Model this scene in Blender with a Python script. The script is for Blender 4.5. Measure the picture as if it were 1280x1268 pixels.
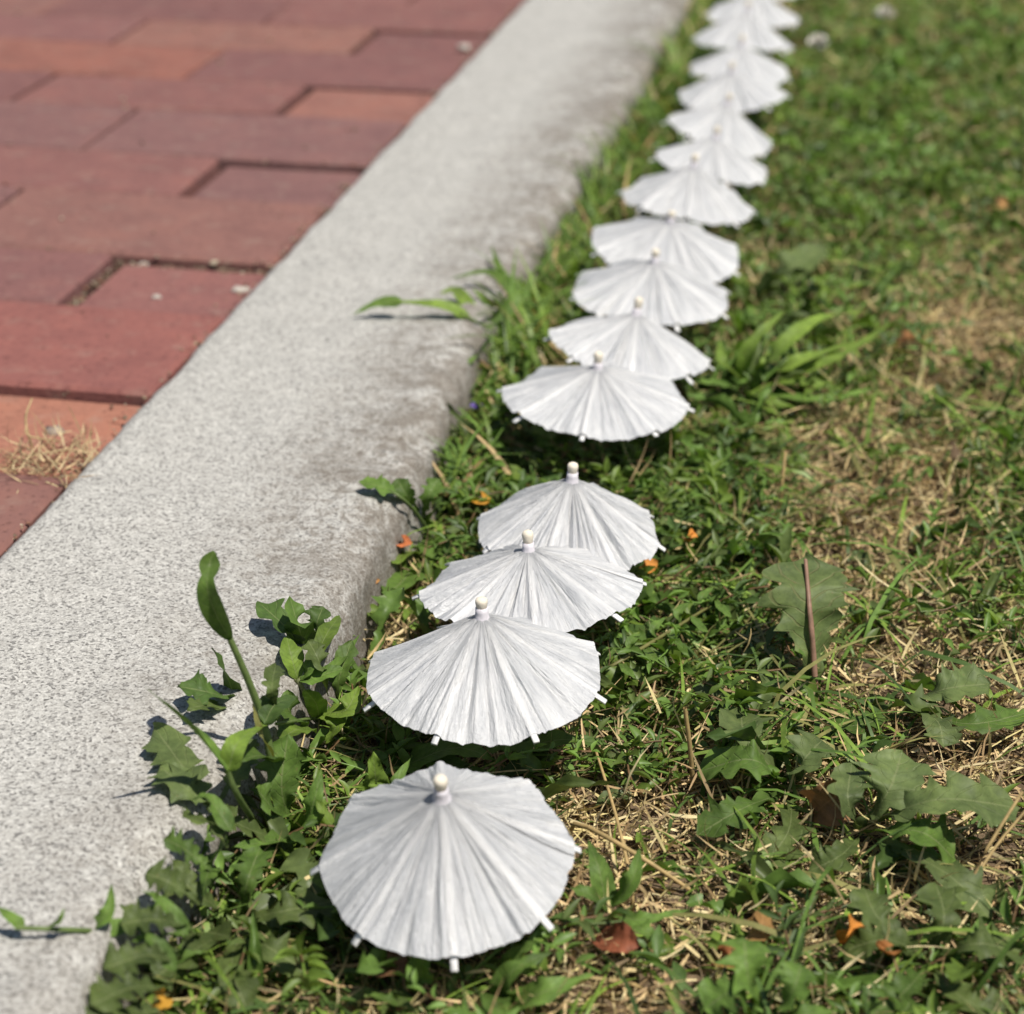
import bpy, bmesh, math, random
import numpy as np
from mathutils import Vector, Matrix, noise

for o in list(bpy.data.objects): bpy.data.objects.remove(o)
random.seed(7); rng = np.random.default_rng(7)
R = math.radians
sc = bpy.context.scene
COL = sc.collection

# ------------------------------------------------------------------ camera
S = 0.87                       # metres per calibration unit (brick module = 0.1045 m)
CAM_H = 0.43 * S               # height of the lens above the kerb top (z = 0)
FPX, CXP, CYP = 2560.0, 640.0, 634.0
PITCH = math.atan((CYP + 560.0) / FPX)
YAW = math.atan((1185.0 - CXP) / math.hypot(FPX, CYP + 560.0))
cam_d = bpy.data.cameras.new('camera'); cam = bpy.data.objects.new('camera', cam_d); COL.objects.link(cam)
cam.location = (0, 0, CAM_H); cam.rotation_euler = (math.pi/2 - PITCH, 0, YAW)
cam_d.sensor_width = 36; cam_d.sensor_fit = 'HORIZONTAL'; cam_d.lens = 36 * FPX / 1280
cam_d.clip_start = 0.01; cam_d.clip_end = 500
cam_d.dof.use_dof = True; cam_d.dof.focus_distance = 0.765; cam_d.dof.aperture_fstop = 72 / 7.1
sc.camera = cam

# ------------------------------------------------------------------ sky and sun
SUN_EL, SUN_AZ = R(64), R(122)       # azimuth clockwise from +Y
w = bpy.data.worlds.new('World'); sc.world = w; w.use_nodes = True
nt = w.node_tree; sky = nt.nodes.new('ShaderNodeTexSky'); sky.sky_type = 'NISHITA'; sky.sun_disc = False
sky.sun_elevation = SUN_EL; sky.sun_rotation = SUN_AZ
nt.links.new(sky.outputs[0], nt.nodes['Background'].inputs[0]); nt.nodes['Background'].inputs[1].default_value = 0.062
sd = bpy.data.lights.new('sun', 'SUN'); sun = bpy.data.objects.new('sun', sd); COL.objects.link(sun)
sd.energy = 4.95; sd.angle = R(0.55); sd.color = (1.0, 0.945, 0.86)
to_sun = Vector((math.sin(SUN_AZ)*math.cos(SUN_EL), math.cos(SUN_AZ)*math.cos(SUN_EL), math.sin(SUN_EL)))
sun.rotation_euler = to_sun.to_track_quat('Z', 'Y').to_euler(); sun.location = (0.5, 0, 3)
sc.view_settings.view_transform = 'Standard'; sc.view_settings.look = 'None'
sc.view_settings.exposure = 0.18; sc.view_settings.gamma = 1; sc.view_settings.use_curve_mapping = False

# ------------------------------------------------------------------ pixel <-> place
_c, _s = math.cos(YAW), math.sin(YAW); _cp, _sp = math.cos(PITCH), math.sin(PITCH)
SOIL = -0.042
def ray(x, y):
    dx, dy = (x - CXP)/FPX, (CYP - y)/FPX
    d = (dx, _cp + dy*_sp, -_sp + dy*_cp)
    return Vector((_c*d[0] - _s*d[1], _s*d[0] + _c*d[1], d[2]))
def PZ(x, y, z):                     # pixel ray met with the level z
    d = ray(x, y); t = (z - CAM_H)/d.z
    return Vector((d.x*t, d.y*t, z))
def proj(X, Y, Z):                   # arrays -> pixels
    a = _c*X + _s*Y; b = -_s*X + _c*Y; c = Z - CAM_H
    f = b*_cp - c*_sp; u = b*_sp + c*_cp
    return CXP + FPX*a/f, CYP - FPX*u/f
def soil_z(x, y):
    return SOIL + 0.0035*noise.noise((x*9, y*9, 1.3)) + 0.002*noise.noise((x*34, y*34, 4.1))

# ------------------------------------------------------------------ node helpers
def new_mat(name):
    m = bpy.data.materials.new(name); m.use_nodes = True
    n = m.node_tree; b = n.nodes['Principled BSDF']
    return m, n, b
def N(n, t, **kw):
    x = n.nodes.new(t)
    for k, v in kw.items():
        if k in x.inputs: x.inputs[k].default_value = v
        else: setattr(x, k, v)
    return x
def ramp(n, fac, stops):
    r = n.nodes.new('ShaderNodeValToRGB'); e = r.color_ramp.elements
    while len(e) < len(stops): e.new(0.5)
    for i, (p, c) in enumerate(stops):
        e[i].position = p; e[i].color = (*c, 1) if len(c) == 3 else c
    n.links.new(fac, r.inputs[0]); return r
def mixc(n, fac, a, b, mode='MIX'):
    m = n.nodes.new('ShaderNodeMix'); m.data_type = 'RGBA'; m.blend_type = mode
    for sock, v in ((m.inputs[0], fac), (m.inputs[6], a), (m.inputs[7], b)):
        if hasattr(v, 'is_linked'): n.links.new(v, sock)
        else: sock.default_value = v if isinstance(v, (int, float)) else (*v, 1)
    return m.outputs[2]
def math_n(n, op, a, b=None, clamp=False):
    m = n.nodes.new('ShaderNodeMath'); m.operation = op; m.use_clamp = clamp
    for i, v in enumerate((a, b)):
        if v is None: continue
        if hasattr(v, 'is_linked'): n.links.new(v, m.inputs[i])
        else: m.inputs[i].default_value = v
    return m.outputs[0]
def bump(n, b, h, strength, dist):
    x = n.nodes.new('ShaderNodeBump'); x.inputs['Strength'].default_value = strength; x.inputs['Distance'].default_value = dist
    n.links.new(h, x.inputs['Height']); n.links.new(x.outputs[0], b.inputs['Normal']); return x
def add_translucent(n, b, col, fac):
    out = n.nodes['Material Output']; t = n.nodes.new('ShaderNodeBsdfTranslucent'); m = n.nodes.new('ShaderNodeMixShader')
    m.inputs[0].default_value = fac
    if hasattr(col, 'is_linked'): n.links.new(col, t.inputs[0])
    else: t.inputs[0].default_value = (*col, 1)
    n.links.new(b.outputs[0], m.inputs[1]); n.links.new(t.outputs[0], m.inputs[2]); n.links.new(m.outputs[0], out.inputs[0])
def objco(n):
    return n.nodes.new('ShaderNodeTexCoord').outputs['Object']
def noise_n(n, co, scale, detail=3, rough=0.55, dist=0):
    x = N(n, 'ShaderNodeTexNoise', Scale=scale, Detail=detail, Roughness=rough, Distortion=dist)
    n.links.new(co, x.inputs['Vector']); return x

# ------------------------------------------------------------------ materials
def mat_granite():
    m, n, b = new_mat('granite'); co = objco(n)
    v = N(n, 'ShaderNodeTexVoronoi', Scale=980.0); n.links.new(co, v.inputs['Vector'])
    sep = n.nodes.new('ShaderNodeSeparateColor'); n.links.new(v.outputs['Color'], sep.inputs[0])
    g = ramp(n, sep.outputs[0], [(0.0, (.15, .146, .138)), (.12, (.24, .234, .22)), (.24, (.37, .36, .335)), (.6, (.45, .44, .41)), (1, (.55, .54, .505))])
    v2 = N(n, 'ShaderNodeTexVoronoi', Scale=1700.0); n.links.new(co, v2.inputs['Vector'])
    s2 = n.nodes.new('ShaderNodeSeparateColor'); n.links.new(v2.outputs['Color'], s2.inputs[0])
    g2 = ramp(n, s2.outputs[1], [(0, (.55, .54, .53)), (.22, (.92, .92, .92)), (1, (1.1, 1.1, 1.09))])
    c = mixc(n, 1.0, g.outputs[0], g2.outputs[0], 'MULTIPLY')
    # weathering: brown stain in streaky patches, stronger on the worn lawn-side edge (x in metres)
    big = noise_n(n, co, 24, 7, .75, .4); st = ramp(n, big.outputs[0], [(.38, (0, 0, 0)), (.66, (1, 1, 1))])
    mid = noise_n(n, co, 150, 6, .75, .5); st2 = ramp(n, mid.outputs[0], [(.46, (0, 0, 0)), (.66, (1, 1, 1))])
    sx = n.nodes.new('ShaderNodeSeparateXYZ'); n.links.new(co, sx.inputs[0])
    mr = N(n, 'ShaderNodeMapRange'); n.links.new(sx.outputs[0], mr.inputs[0])
    mr.inputs[1].default_value = -0.280; mr.inputs[2].default_value = -0.208; mr.inputs[3].default_value = 0.10; mr.inputs[4].default_value = 1.6
    f = math_n(n, 'MULTIPLY', math_n(n, 'ADD', math_n(n, 'MULTIPLY', st.outputs[0], .75), math_n(n, 'MULTIPLY', st2.outputs[0], .9)), mr.outputs[0], True)
    sy = N(n, 'ShaderNodeMapRange'); n.links.new(sx.outputs[1], sy.inputs[0])       # the near stretch of stone is cleaner
    sy.inputs[1].default_value = .55; sy.inputs[2].default_value = .80; sy.inputs[3].default_value = .45; sy.inputs[4].default_value = 1.0
    f = math_n(n, 'MULTIPLY', f, sy.outputs[0])
    sz = N(n, 'ShaderNodeMapRange'); n.links.new(sx.outputs[2], sz.inputs[0])       # soil splash grown into the buried side
    sz.inputs[1].default_value = -.004; sz.inputs[2].default_value = -.026; sz.inputs[3].default_value = 0.0; sz.inputs[4].default_value = .85
    f = math_n(n, 'ADD', f, math_n(n, 'MULTIPLY', sz.outputs[0], math_n(n, 'ADD', st2.outputs[0], .55)), True)
    c = mixc(n, math_n(n, 'MULTIPLY', f, math_n(n, 'ADD', math_n(n, 'MULTIPLY', s2.outputs[2], .4), .55)), c, (.125, .102, .076))
    n.links.new(c, b.inputs['Base Color']); b.inputs['Roughness'].default_value = .72; b.inputs['Specular IOR Level'].default_value = .35
    nb = noise_n(n, co, 420, 4, .7); bump(n, b, nb.outputs[0], .55, .0012)
    return m
def mat_brick():
    m, n, b = new_mat('fired_brick'); co = objco(n)
    oi = n.nodes.new('ShaderNodeObjectInfo')
    off = n.nodes.new('ShaderNodeVectorMath'); off.operation = 'ADD'; n.links.new(co, off.inputs[0])
    cx = n.nodes.new('ShaderNodeCombineXYZ'); n.links.new(math_n(n, 'MULTIPLY', oi.outputs['Random'], 30.0), cx.inputs[0]); n.links.new(cx.outputs[0], off.inputs[1])
    co2 = off.outputs[0]
    a = noise_n(n, co2, 26, 5, .65); ra = ramp(n, a.outputs[0], [(.3, (.80, .80, .83)), (.55, (1, 1, 1)), (.75, (1.12, 1.06, 1.0))])
    c = mixc(n, 1.0, oi.outputs['Color'], ra.outputs[0], 'MULTIPLY')
    d = noise_n(n, co2, 240, 4, .7); rd = ramp(n, d.outputs[0], [(.30, (.30, .26, .26)), (.43, (1, 1, 1)), (.8, (1.15, 1.12, 1.08))])
    c = mixc(n, .85, c, rd.outputs[0], 'MULTIPLY')
    e = noise_n(n, co2, 60, 3, .6); re = ramp(n, e.outputs[0], [(.55, (0, 0, 0)), (.8, (1, 1, 1))])
    c = mixc(n, math_n(n, 'MULTIPLY', re.outputs[0], .42), c, (.29, .22, .175))      # dust
    n.links.new(c, b.inputs['Base Color']); b.inputs['Roughness'].default_value = .82; b.inputs['Specular IOR Level'].default_value = .28
    bump(n, b, d.outputs[0], .6, .0012); return m
def mat_soil(name, c0, c1, c2, sc_=60):
    m, n, b = new_mat(name); co = objco(n)
    a = noise_n(n, co, sc_, 6, .7); r = ramp(n, a.outputs[0], [(.3, c0), (.52, c1), (.75, c2)])
    n.links.new(r.outputs[0], b.inputs['Base Color']); b.inputs['Roughness'].default_value = .95; b.inputs['Specular IOR Level'].default_value = .1
    h = noise_n(n, co, 330, 4, .75); bump(n, b, h.outputs[0], .8, .002); return m
def mat_attr(name, rough=.5, spec=.4, trans=.25, tcol=(1.15, 1.3, .55), veins=False):
    m, n, b = new_mat(name)
    at = n.nodes.new('ShaderNodeAttribute'); at.attribute_name = 'Col'
    co = objco(n); v = noise_n(n, co, 260, 3, .6); r = ramp(n, v.outputs[0], [(.3, (.72, .74, .7)), (.7, (1.2, 1.18, 1.15))])
    c = mixc(n, 1.0, at.outputs['Color'], r.outputs[0], 'MULTIPLY')
    if veins:
        uv = n.nodes.new('ShaderNodeUVMap'); sx = n.nodes.new('ShaderNodeSeparateXYZ'); n.links.new(uv.outputs[0], sx.inputs[0])
        s = math_n(n, 'ABSOLUTE', math_n(n, 'SUBTRACT', sx.outputs[0], .5))             # 0 at the midrib
        mid = ramp(n, s, [(.008, (1, 1, 1)), (.028, (0, 0, 0))])
        ph = math_n(n, 'FRACT', math_n(n, 'SUBTRACT', math_n(n, 'MULTIPLY', sx.outputs[1], 9.0), math_n(n, 'MULTIPLY', s, 3.2)))
        sv = ramp(n, math_n(n, 'ABSOLUTE', math_n(n, 'SUBTRACT', ph, .5)), [(.03, (1, 1, 1)), (.09, (0, 0, 0))])
        at2 = n.nodes.new('ShaderNodeAttribute'); at2.attribute_name = 'Rib'
        blot = noise_n(n, co, 75, 4, .6); rb = ramp(n, blot.outputs[0], [(.35, (.78, .8, .8)), (.68, (1.15, 1.12, 1.05))])
        c = mixc(n, 1.0, c, rb.outputs[0], 'MULTIPLY')
        sp = noise_n(n, co, 520, 3, .6); rs = ramp(n, sp.outputs[0], [(.66, (0, 0, 0)), (.74, (1, 1, 1))])
        c = mixc(n, math_n(n, 'MULTIPLY', rs.outputs[0], .5), c, (.16, .11, .05))
        c = mixc(n, math_n(n, 'MULTIPLY', sv.outputs[0], .16), c, at2.outputs['Color'])
        c = mixc(n, math_n(n, 'MULTIPLY', mid.outputs[0], .65), c, at2.outputs['Color'])
        hh = math_n(n, 'ADD', math_n(n, 'MULTIPLY', sv.outputs[0], -.5), math_n(n, 'MULTIPLY', blot.outputs[0], 1.2))
        bump(n, b, hh, .5, .0012)
    n.links.new(c, b.inputs['Base Color']); b.inputs['Roughness'].default_value = rough; b.inputs['Specular IOR Level'].default_value = spec
    if trans: add_translucent(n, b, mixc(n, 1.0, c, tcol, 'MULTIPLY'), trans)
    return m
def mat_paper():
    m, n, b = new_mat('crinkled_white_paper')
    uv = n.nodes.new('ShaderNodeUVMap'); mp = n.nodes.new('ShaderNodeMapping'); n.links.new(uv.outputs[0], mp.inputs[0])
    oi = n.nodes.new('ShaderNodeObjectInfo'); cx = n.nodes.new('ShaderNodeCombineXYZ'); n.links.new(math_n(n, 'MULTIPLY', oi.outputs['Random'], 50.0), cx.inputs[2]); n.links.new(cx.outputs[0], mp.inputs['Location'])
    mp.inputs['Scale'].default_value = (60, 2.4, 1)
    a = noise_n(n, mp.outputs[0], 1.0, 5, .68, .35)
    mp2 = n.nodes.new('ShaderNodeMapping'); n.links.new(uv.outputs[0], mp2.inputs[0]); mp2.inputs['Scale'].default_value = (210, 5, 1); n.links.new(cx.outputs[0], mp2.inputs['Location'])
    f = noise_n(n, mp2.outputs[0], 1.0, 4, .7, .2)
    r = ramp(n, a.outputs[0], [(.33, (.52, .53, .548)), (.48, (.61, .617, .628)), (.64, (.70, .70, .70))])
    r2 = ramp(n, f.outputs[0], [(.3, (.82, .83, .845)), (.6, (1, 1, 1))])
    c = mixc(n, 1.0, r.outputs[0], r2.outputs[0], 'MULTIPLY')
    at = n.nodes.new('ShaderNodeAttribute'); at.attribute_name = 'Col'              # card rib glued behind the tissue
    c = mixc(n, math_n(n, 'MULTIPLY', at.outputs['Fac'], .75), c, (.80, .795, .785))
    n.links.new(c, b.inputs['Base Color']); b.inputs['Roughness'].default_value = .40; b.inputs['Specular IOR Level'].default_value = .5
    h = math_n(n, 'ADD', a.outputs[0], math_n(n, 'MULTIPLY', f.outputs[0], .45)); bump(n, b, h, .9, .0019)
    add_translucent(n, b, (.62, .63, .64), .16); return m
def mat_plain(name, col, rough=.6, sc_=300, var=.25, spec=.35):
    m, n, b = new_mat(name); co = objco(n); a = noise_n(n, co, sc_, 4, .65)
    r = ramp(n, a.outputs[0], [(.3, tuple(x*(1-var) for x in col)), (.7, tuple(min(1, x*(1+var*.6)) for x in col))])
    n.links.new(r.outputs[0], b.inputs['Base Color']); b.inputs['Roughness'].default_value = rough; b.inputs['Specular IOR Level'].default_value = spec
    bump(n, b, a.outputs[0], .35, .0006); return m
def mat_bed():
    m, n, b = new_mat('sanded_brick_bed'); co = objco(n)
    a = noise_n(n, co, 150, 5, .7); r = ramp(n, a.outputs[0], [(.3, (.018, .014, .011)), (.6, (.040, .031, .024)), (.8, (.09, .072, .05))])
    bt = N(n, 'ShaderNodeTexBrick'); n.links.new(co, bt.inputs['Vector']); bt.inputs['Scale'].default_value = 1.0
    bt.inputs['Brick Width'].default_value = .209; bt.inputs['Row Height'].default_value = .1045; bt.inputs['Mortar Size'].default_value = .002
    bt.inputs['Color1'].default_value = (.22, .085, .065, 1); bt.inputs['Color2'].default_value = (.17, .07, .062, 1); bt.inputs['Mortar'].default_value = (.05, .04, .03, 1)
    sx = n.nodes.new('ShaderNodeSeparateXYZ'); n.links.new(co, sx.inputs[0])
    far = math_n(n, 'MAXIMUM', math_n(n, 'GREATER_THAN', sx.outputs[1], 2.7), math_n(n, 'LESS_THAN', sx.outputs[0], -1.5))
    c = mixc(n, far, r.outputs[0], bt.outputs[0])
    n.links.new(c, b.inputs['Base Color']); b.inputs['Roughness'].default_value = .95; bump(n, b, a.outputs[0], .6, .0015); return m

M = dict(granite=mat_granite(), brick=mat_brick(), bed=mat_bed(), paper=mat_paper(),
         soil=mat_soil('lawn_soil', (.06, .042, .027), (.135, .095, .060), (.24, .175, .11)),
         leaf=mat_attr('leaf', .55, .24, .22, veins=True), cover=mat_attr('small_leaf', .46, .36, .28),
         straw=mat_attr('straw', .6, .3, .12, (1.1, 1.0, .8)), dead=mat_attr('dead_leaf', .65, .3, .15, (1.2, .9, .5), veins=True),
         rib=mat_plain('white_card', (.82, .81, .80), .55, 500, .08), wood=mat_plain('pale_wood', (.74, .67, .55), .85, 600, .15),
         stick=mat_plain('toothpick_wood', (.50, .37, .20), .6, 600, .2), collar=mat_plain('lilac_paper', (.66, .63, .67), .7, 500, .15),
         stone=mat_plain('pebble_grey', (.27, .22, .18), .75, 200, .3), chip=mat_plain('pale_chip', (.44, .40, .35), .8, 200, .2),
         petal=mat_plain('violet_petal', (.19, .13, .42), .6, 300, .25), clover=mat_plain('clover_white', (.80, .76, .68), .7, 300, .2))

# ------------------------------------------------------------------ object helpers
def link(name, me, mat, parent=None, loc=None):
    o = bpy.data.objects.new(name, me); COL.objects.link(o)
    if mat and not me.materials: me.materials.append(mat)
    if parent: o.parent = parent
    if loc is not None: o.location = loc
    return o
def tag(o, label=None, cat=None, group=None, kind=None):
    if label: o['label'] = label
    if cat: o['category'] = cat
    if group: o['group'] = group
    if kind: o['kind'] = kind
    return o
def empty(name, loc, label, cat, group=None):
    o = bpy.data.objects.new(name, None); COL.objects.link(o); o.location = loc; o.empty_display_size = .01
    return tag(o, label, cat, group)
def np_mesh(name, V, F, smooth=True, col=None, rib=None, uv=None):
    V = np.asarray(V, dtype=np.float32); F = np.asarray(F, dtype=np.int32)
    me = bpy.data.meshes.new(name); k = F.shape[1]
    me.vertices.add(len(V)); me.vertices.foreach_set('co', V.ravel())
    me.loops.add(F.size); me.loops.foreach_set('vertex_index', F.ravel())
    me.polygons.add(len(F)); me.polygons.foreach_set('loop_start', np.arange(0, F.size, k, dtype=np.int32))
    if smooth: me.polygons.foreach_set('use_smooth', np.ones(len(F), dtype=bool))
    me.update(calc_edges=True)
    for nm, c in (('Col', col), ('Rib', rib)):
        if c is not None:
            c = np.asarray(c, dtype=np.float32)
            if c.ndim == 1: c = np.tile(c, (len(V), 1))
            a = me.attributes.new(nm, 'FLOAT_COLOR', 'POINT')
            a.data.foreach_set('color', np.hstack([c[:, :3], np.ones((len(V), 1), np.float32)]).ravel())
    if uv is not None:
        l = me.uv_layers.new(name='UVMap'); l.data.foreach_set('uv', np.asarray(uv, dtype=np.float32)[F.ravel()].ravel())
    me.validate(); return me
def grid_faces(n, m, wrap=False):
    i = np.arange(n-1)[:, None]; j = np.arange(m if wrap else m-1)[None, :]; j2 = (j+1) % m
    return np.stack([(i*m+j), (i*m+j2), ((i+1)*m+j2), ((i+1)*m+j)], -1).reshape(-1, 4)
def tube(pts, rad, seg=8, cap=True):
    """swept tube along points; rad a list; returns V, F (quads, capped by collapsing)"""
    P = [Vector(p) for p in pts]; n = len(P); V = []
    up = Vector((0.13, .21, 1)).normalized()
    for i, p in enumerate(P):
        t = (P[min(i+1, n-1)] - P[max(i-1, 0)])
        t = t.normalized() if t.length > 1e-9 else Vector((0, 0, 1))
        a = t.cross(up if abs(t.dot(up)) < .95 else Vector((1, .1, 0))).normalized(); b = t.cross(a)
        for k in range(seg):
            an = 2*math.pi*k/seg; V.append(p + (a*math.cos(an) + b*math.sin(an))*rad[i])
    return np.array([tuple(v) for v in V]), grid_faces(n, seg, True)
def lathe(profile, seg=20):
    V = [(r*math.cos(2*math.pi*k/seg), r*math.sin(2*math.pi*k/seg), z) for r, z in profile for k in range(seg)]
    return np.array(V), grid_faces(len(profile), seg, True)
def catmull(pts, n):
    P = [Vector(p) for p in pts]
    if len(P) == 2: return [P[0].lerp(P[1], i/(n-1)) for i in range(n)]
    P = [P[0]*2 - P[1]] + P + [P[-1]*2 - P[-2]]; out = []
    m = len(P) - 3
    for i in range(n):
        u = i/(n-1)*m; k = min(int(u), m-1); t = u - k; a, b, c, d = P[k:k+4]
        out.append(.5*((2*b) + (c-a)*t + (2*a-5*b+4*c-d)*t*t + (3*b-a-3*c+d)*t**3))
    return out

# ------------------------------------------------------------------ ground
def build_ground():
    xs = np.concatenate([np.linspace(-.215, .9, 150), np.geomspace(1.0, 60, 12)]); ys = np.concatenate([-np.geomspace(60, .2, 12), np.linspace(0, 3.4, 330), np.geomspace(3.6, 80, 14)])
    X, Y = np.meshgrid(xs, ys, indexing='ij'); Z = np.zeros_like(X)
    for i in range(X.shape[0]):
        for j in range(X.shape[1]): Z[i, j] = soil_z(X[i, j], Y[i, j])
    V = np.stack([X, Y, Z], -1).reshape(-1, 3); F = grid_faces(len(xs), len(ys))[:, ::-1]
    tag(link('ground', np_mesh('ground', V, F), M['soil']), kind='structure')
build_ground()

# ------------------------------------------------------------------ granite kerb
KL, KR = -.405*S, -.2365*S
edge_y = np.array([-5, .40, .508, .59, .68, .778, .83, .888, .96, 1.02, 1.127, 1.25, 1.414, 1.6, 2.03, 2.5, 80])*S
edge_d = np.array([0, -.002, -.003, -.006, .001, .006, .005, .003, .006, .002, -.006, -.004, -.001, .001, .004, 0, 0])*S
def build_kerb():
    ys = np.concatenate([np.linspace(-4, .35, 24), np.arange(.36, 2.5, .0042), np.linspace(2.52, 30, 60)])
    prof = []     # (x as fraction 0 left .. 1 right, z, roughness weight)
    rr = .017     # rounded lawn-side arris
    prof += [('L', -.06, 0), ('L', -.03, .3), ('L', -.009, .6), ('L2', -.003, .7), ('L3', -.0003, .5)]
    for f in np.linspace(.05, .84, 26): prof.append((f, 0, .35))
    for a in np.linspace(8, 82, 9): prof.append(('A', a, 1.0))
    for z in np.linspace(-.019, -.085, 14): prof.append(('R', z, 1.0))
    V = np.zeros((len(ys), len(prof), 3))
    for i, y in enumerate(ys):
        xr = KR + np.interp(y, edge_y, edge_d); xl = KL + .0008*noise.noise((y*9, 3, 0)) + .0005*noise.noise((y*60, 8, 0))
        for j, (k, z, wgt) in enumerate(prof):
            if k == 'L': x, zz, nx, nz = xl, z, -1, 0
            elif k == 'L2': x, zz, nx, nz = xl + .0012, z, -.7, .7
            elif k == 'L3': x, zz, nx, nz = xl + .005, z, 0, 1
            elif k == 'A':
                a = R(z); x = xr - rr + rr*math.sin(a); zz = -rr*.85*(1 - math.cos(a)); nx, nz = math.sin(a), math.cos(a)
            elif k == 'R': x, zz, nx, nz = xr + .0005 + (-z-.017)*.10, z, 1, 0
            else: x, zz, nx, nz = xl + (xr - rr - xl)*(k*1.13 if k*1.13 < .995 else .995), 0, 0, 1
            d = .0030*noise.noise((x*22, y*22, zz*22)) + .0022*noise.noise((x*70, y*70, zz*70+5)) + .0013*noise.noise((x*190, y*190, zz*190))
            d2 = .0011*noise.noise((x*30, y*30, 2)) + .0006*noise.noise((x*130, y*130, 7))
            dd = d*wgt*(.55 if k in ('L', 'L2', 'L3') else .95) + d2*.6
            V[i, j] = (x + nx*dd, y, zz + nz*dd)
    F = grid_faces(len(ys), len(prof))[:, ::-1]
    tag(link('kerb', np_mesh('kerb', V.reshape(-1, 3), F), M['granite']), kind='structure')
build_kerb()

# ------------------------------------------------------------------ herringbone brick pavement
U = .1205*S
X0, Y0 = KL - .001, 1.0165*S          # column 0 lies left of the kerb, row 0 starts at Y0
def build_pavement():
    xs = np.array([-40, -6, KL+.004]); ys = np.array([-30, 0, 3, 60.])
    X, Y = np.meshgrid(xs, ys, indexing='ij'); V = np.stack([X, Y, np.full_like(X, -.0210)], -1).reshape(-1, 3)
    pav = tag(link('pavement', np_mesh('pavement', V, grid_faces(3, 4)[:, ::-1]), M['bed']), kind='structure')
    tones = [(.184, .086, .079), (.168, .083, .080), (.192, .088, .078), (.184, .094, .087), (.163, .084, .081), (.196, .096, .081)]
    yb = [.285, .405, .525, .650, .775, .900, 1.0150, 1.152, 1.258, 1.396, 1.503, 1.640, 1.752, 1.877, 1.990, 2.112, 2.230, 2.352, 2.472, 2.592, 2.712, 2.832, 2.952]   # course joints
    special = {(5, 0): (.295, .130, .088), (11, 0): (.235, .108, .085), (13, 1): (.225, .108, .086), (7, 0): (.205, .090, .080), (12, 1): (.25, .105, .08), (6, 0): (.225, .088, .075)}
    low = {(7, 0): -.0098, (9, 0): -.0085, (5, 0): -.0075, (11, 0): -.0065, (13, 0): -.006}
    rb = random.Random(5)
    def course_mesh(sx, sy, seed):
        r = random.Random(seed); bm = bmesh.new(); bmesh.ops.create_cube(bm, size=1)
        for q in bm.verts: q.co = Vector((q.co.x*sx + r.uniform(-.0007, .0007), q.co.y*sy + r.uniform(-.0007, .0007), q.co.z*.05 - .025 + r.uniform(-.0004, .0004)))
        bmesh.ops.bevel(bm, geom=list(bm.edges), offset=.0022, segments=1, affect='EDGES', profile=.5)
        me = bpy.data.meshes.new('brick'); bm.to_mesh(me); bm.free(); me.materials.append(M['brick']); return me
    for j in range(len(yb)-1):
        y0, y1 = yb[j]*S*1.0085, yb[j+1]*S*1.0085; hw = U*(.945 if j == 7 else 1.0); full = course_mesh(2*U - .0034, y1 - y0 - .0034, j)
        half = course_mesh(hw - (.0050 if (j, 0) in low else .0034), y1 - y0 - (.0046 if (j, 0) in low else .0034), 70+j)
        x = X0; k = 0
        while x > -1.35:
            hb = k == 0 and j % 2 == 1                       # every other course starts with a half brick at the kerb
            wd = hw if hb else 2*U
            o = link('brick', half if hb else full, None, pav)
            z = low.get((j, k)) or -.0035 + rb.uniform(-.0007, .0007)
            o.location = (x - wd/2 + (.0018 if (j, k) in low else 0), (y0 + y1)/2 - (.0016 if (j, k) in low else 0), z); o.rotation_euler = (rb.uniform(-.006, .006), rb.uniform(-.006, .006), rb.uniform(-.005, .005))
            t = special.get((j, k)) or tones[rb.randrange(len(tones))]; f = rb.uniform(.92, 1.08); o.color = (t[0]*f, t[1]*f, t[2]*f, 1)
            x -= wd; k += 1
build_pavement()

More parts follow.
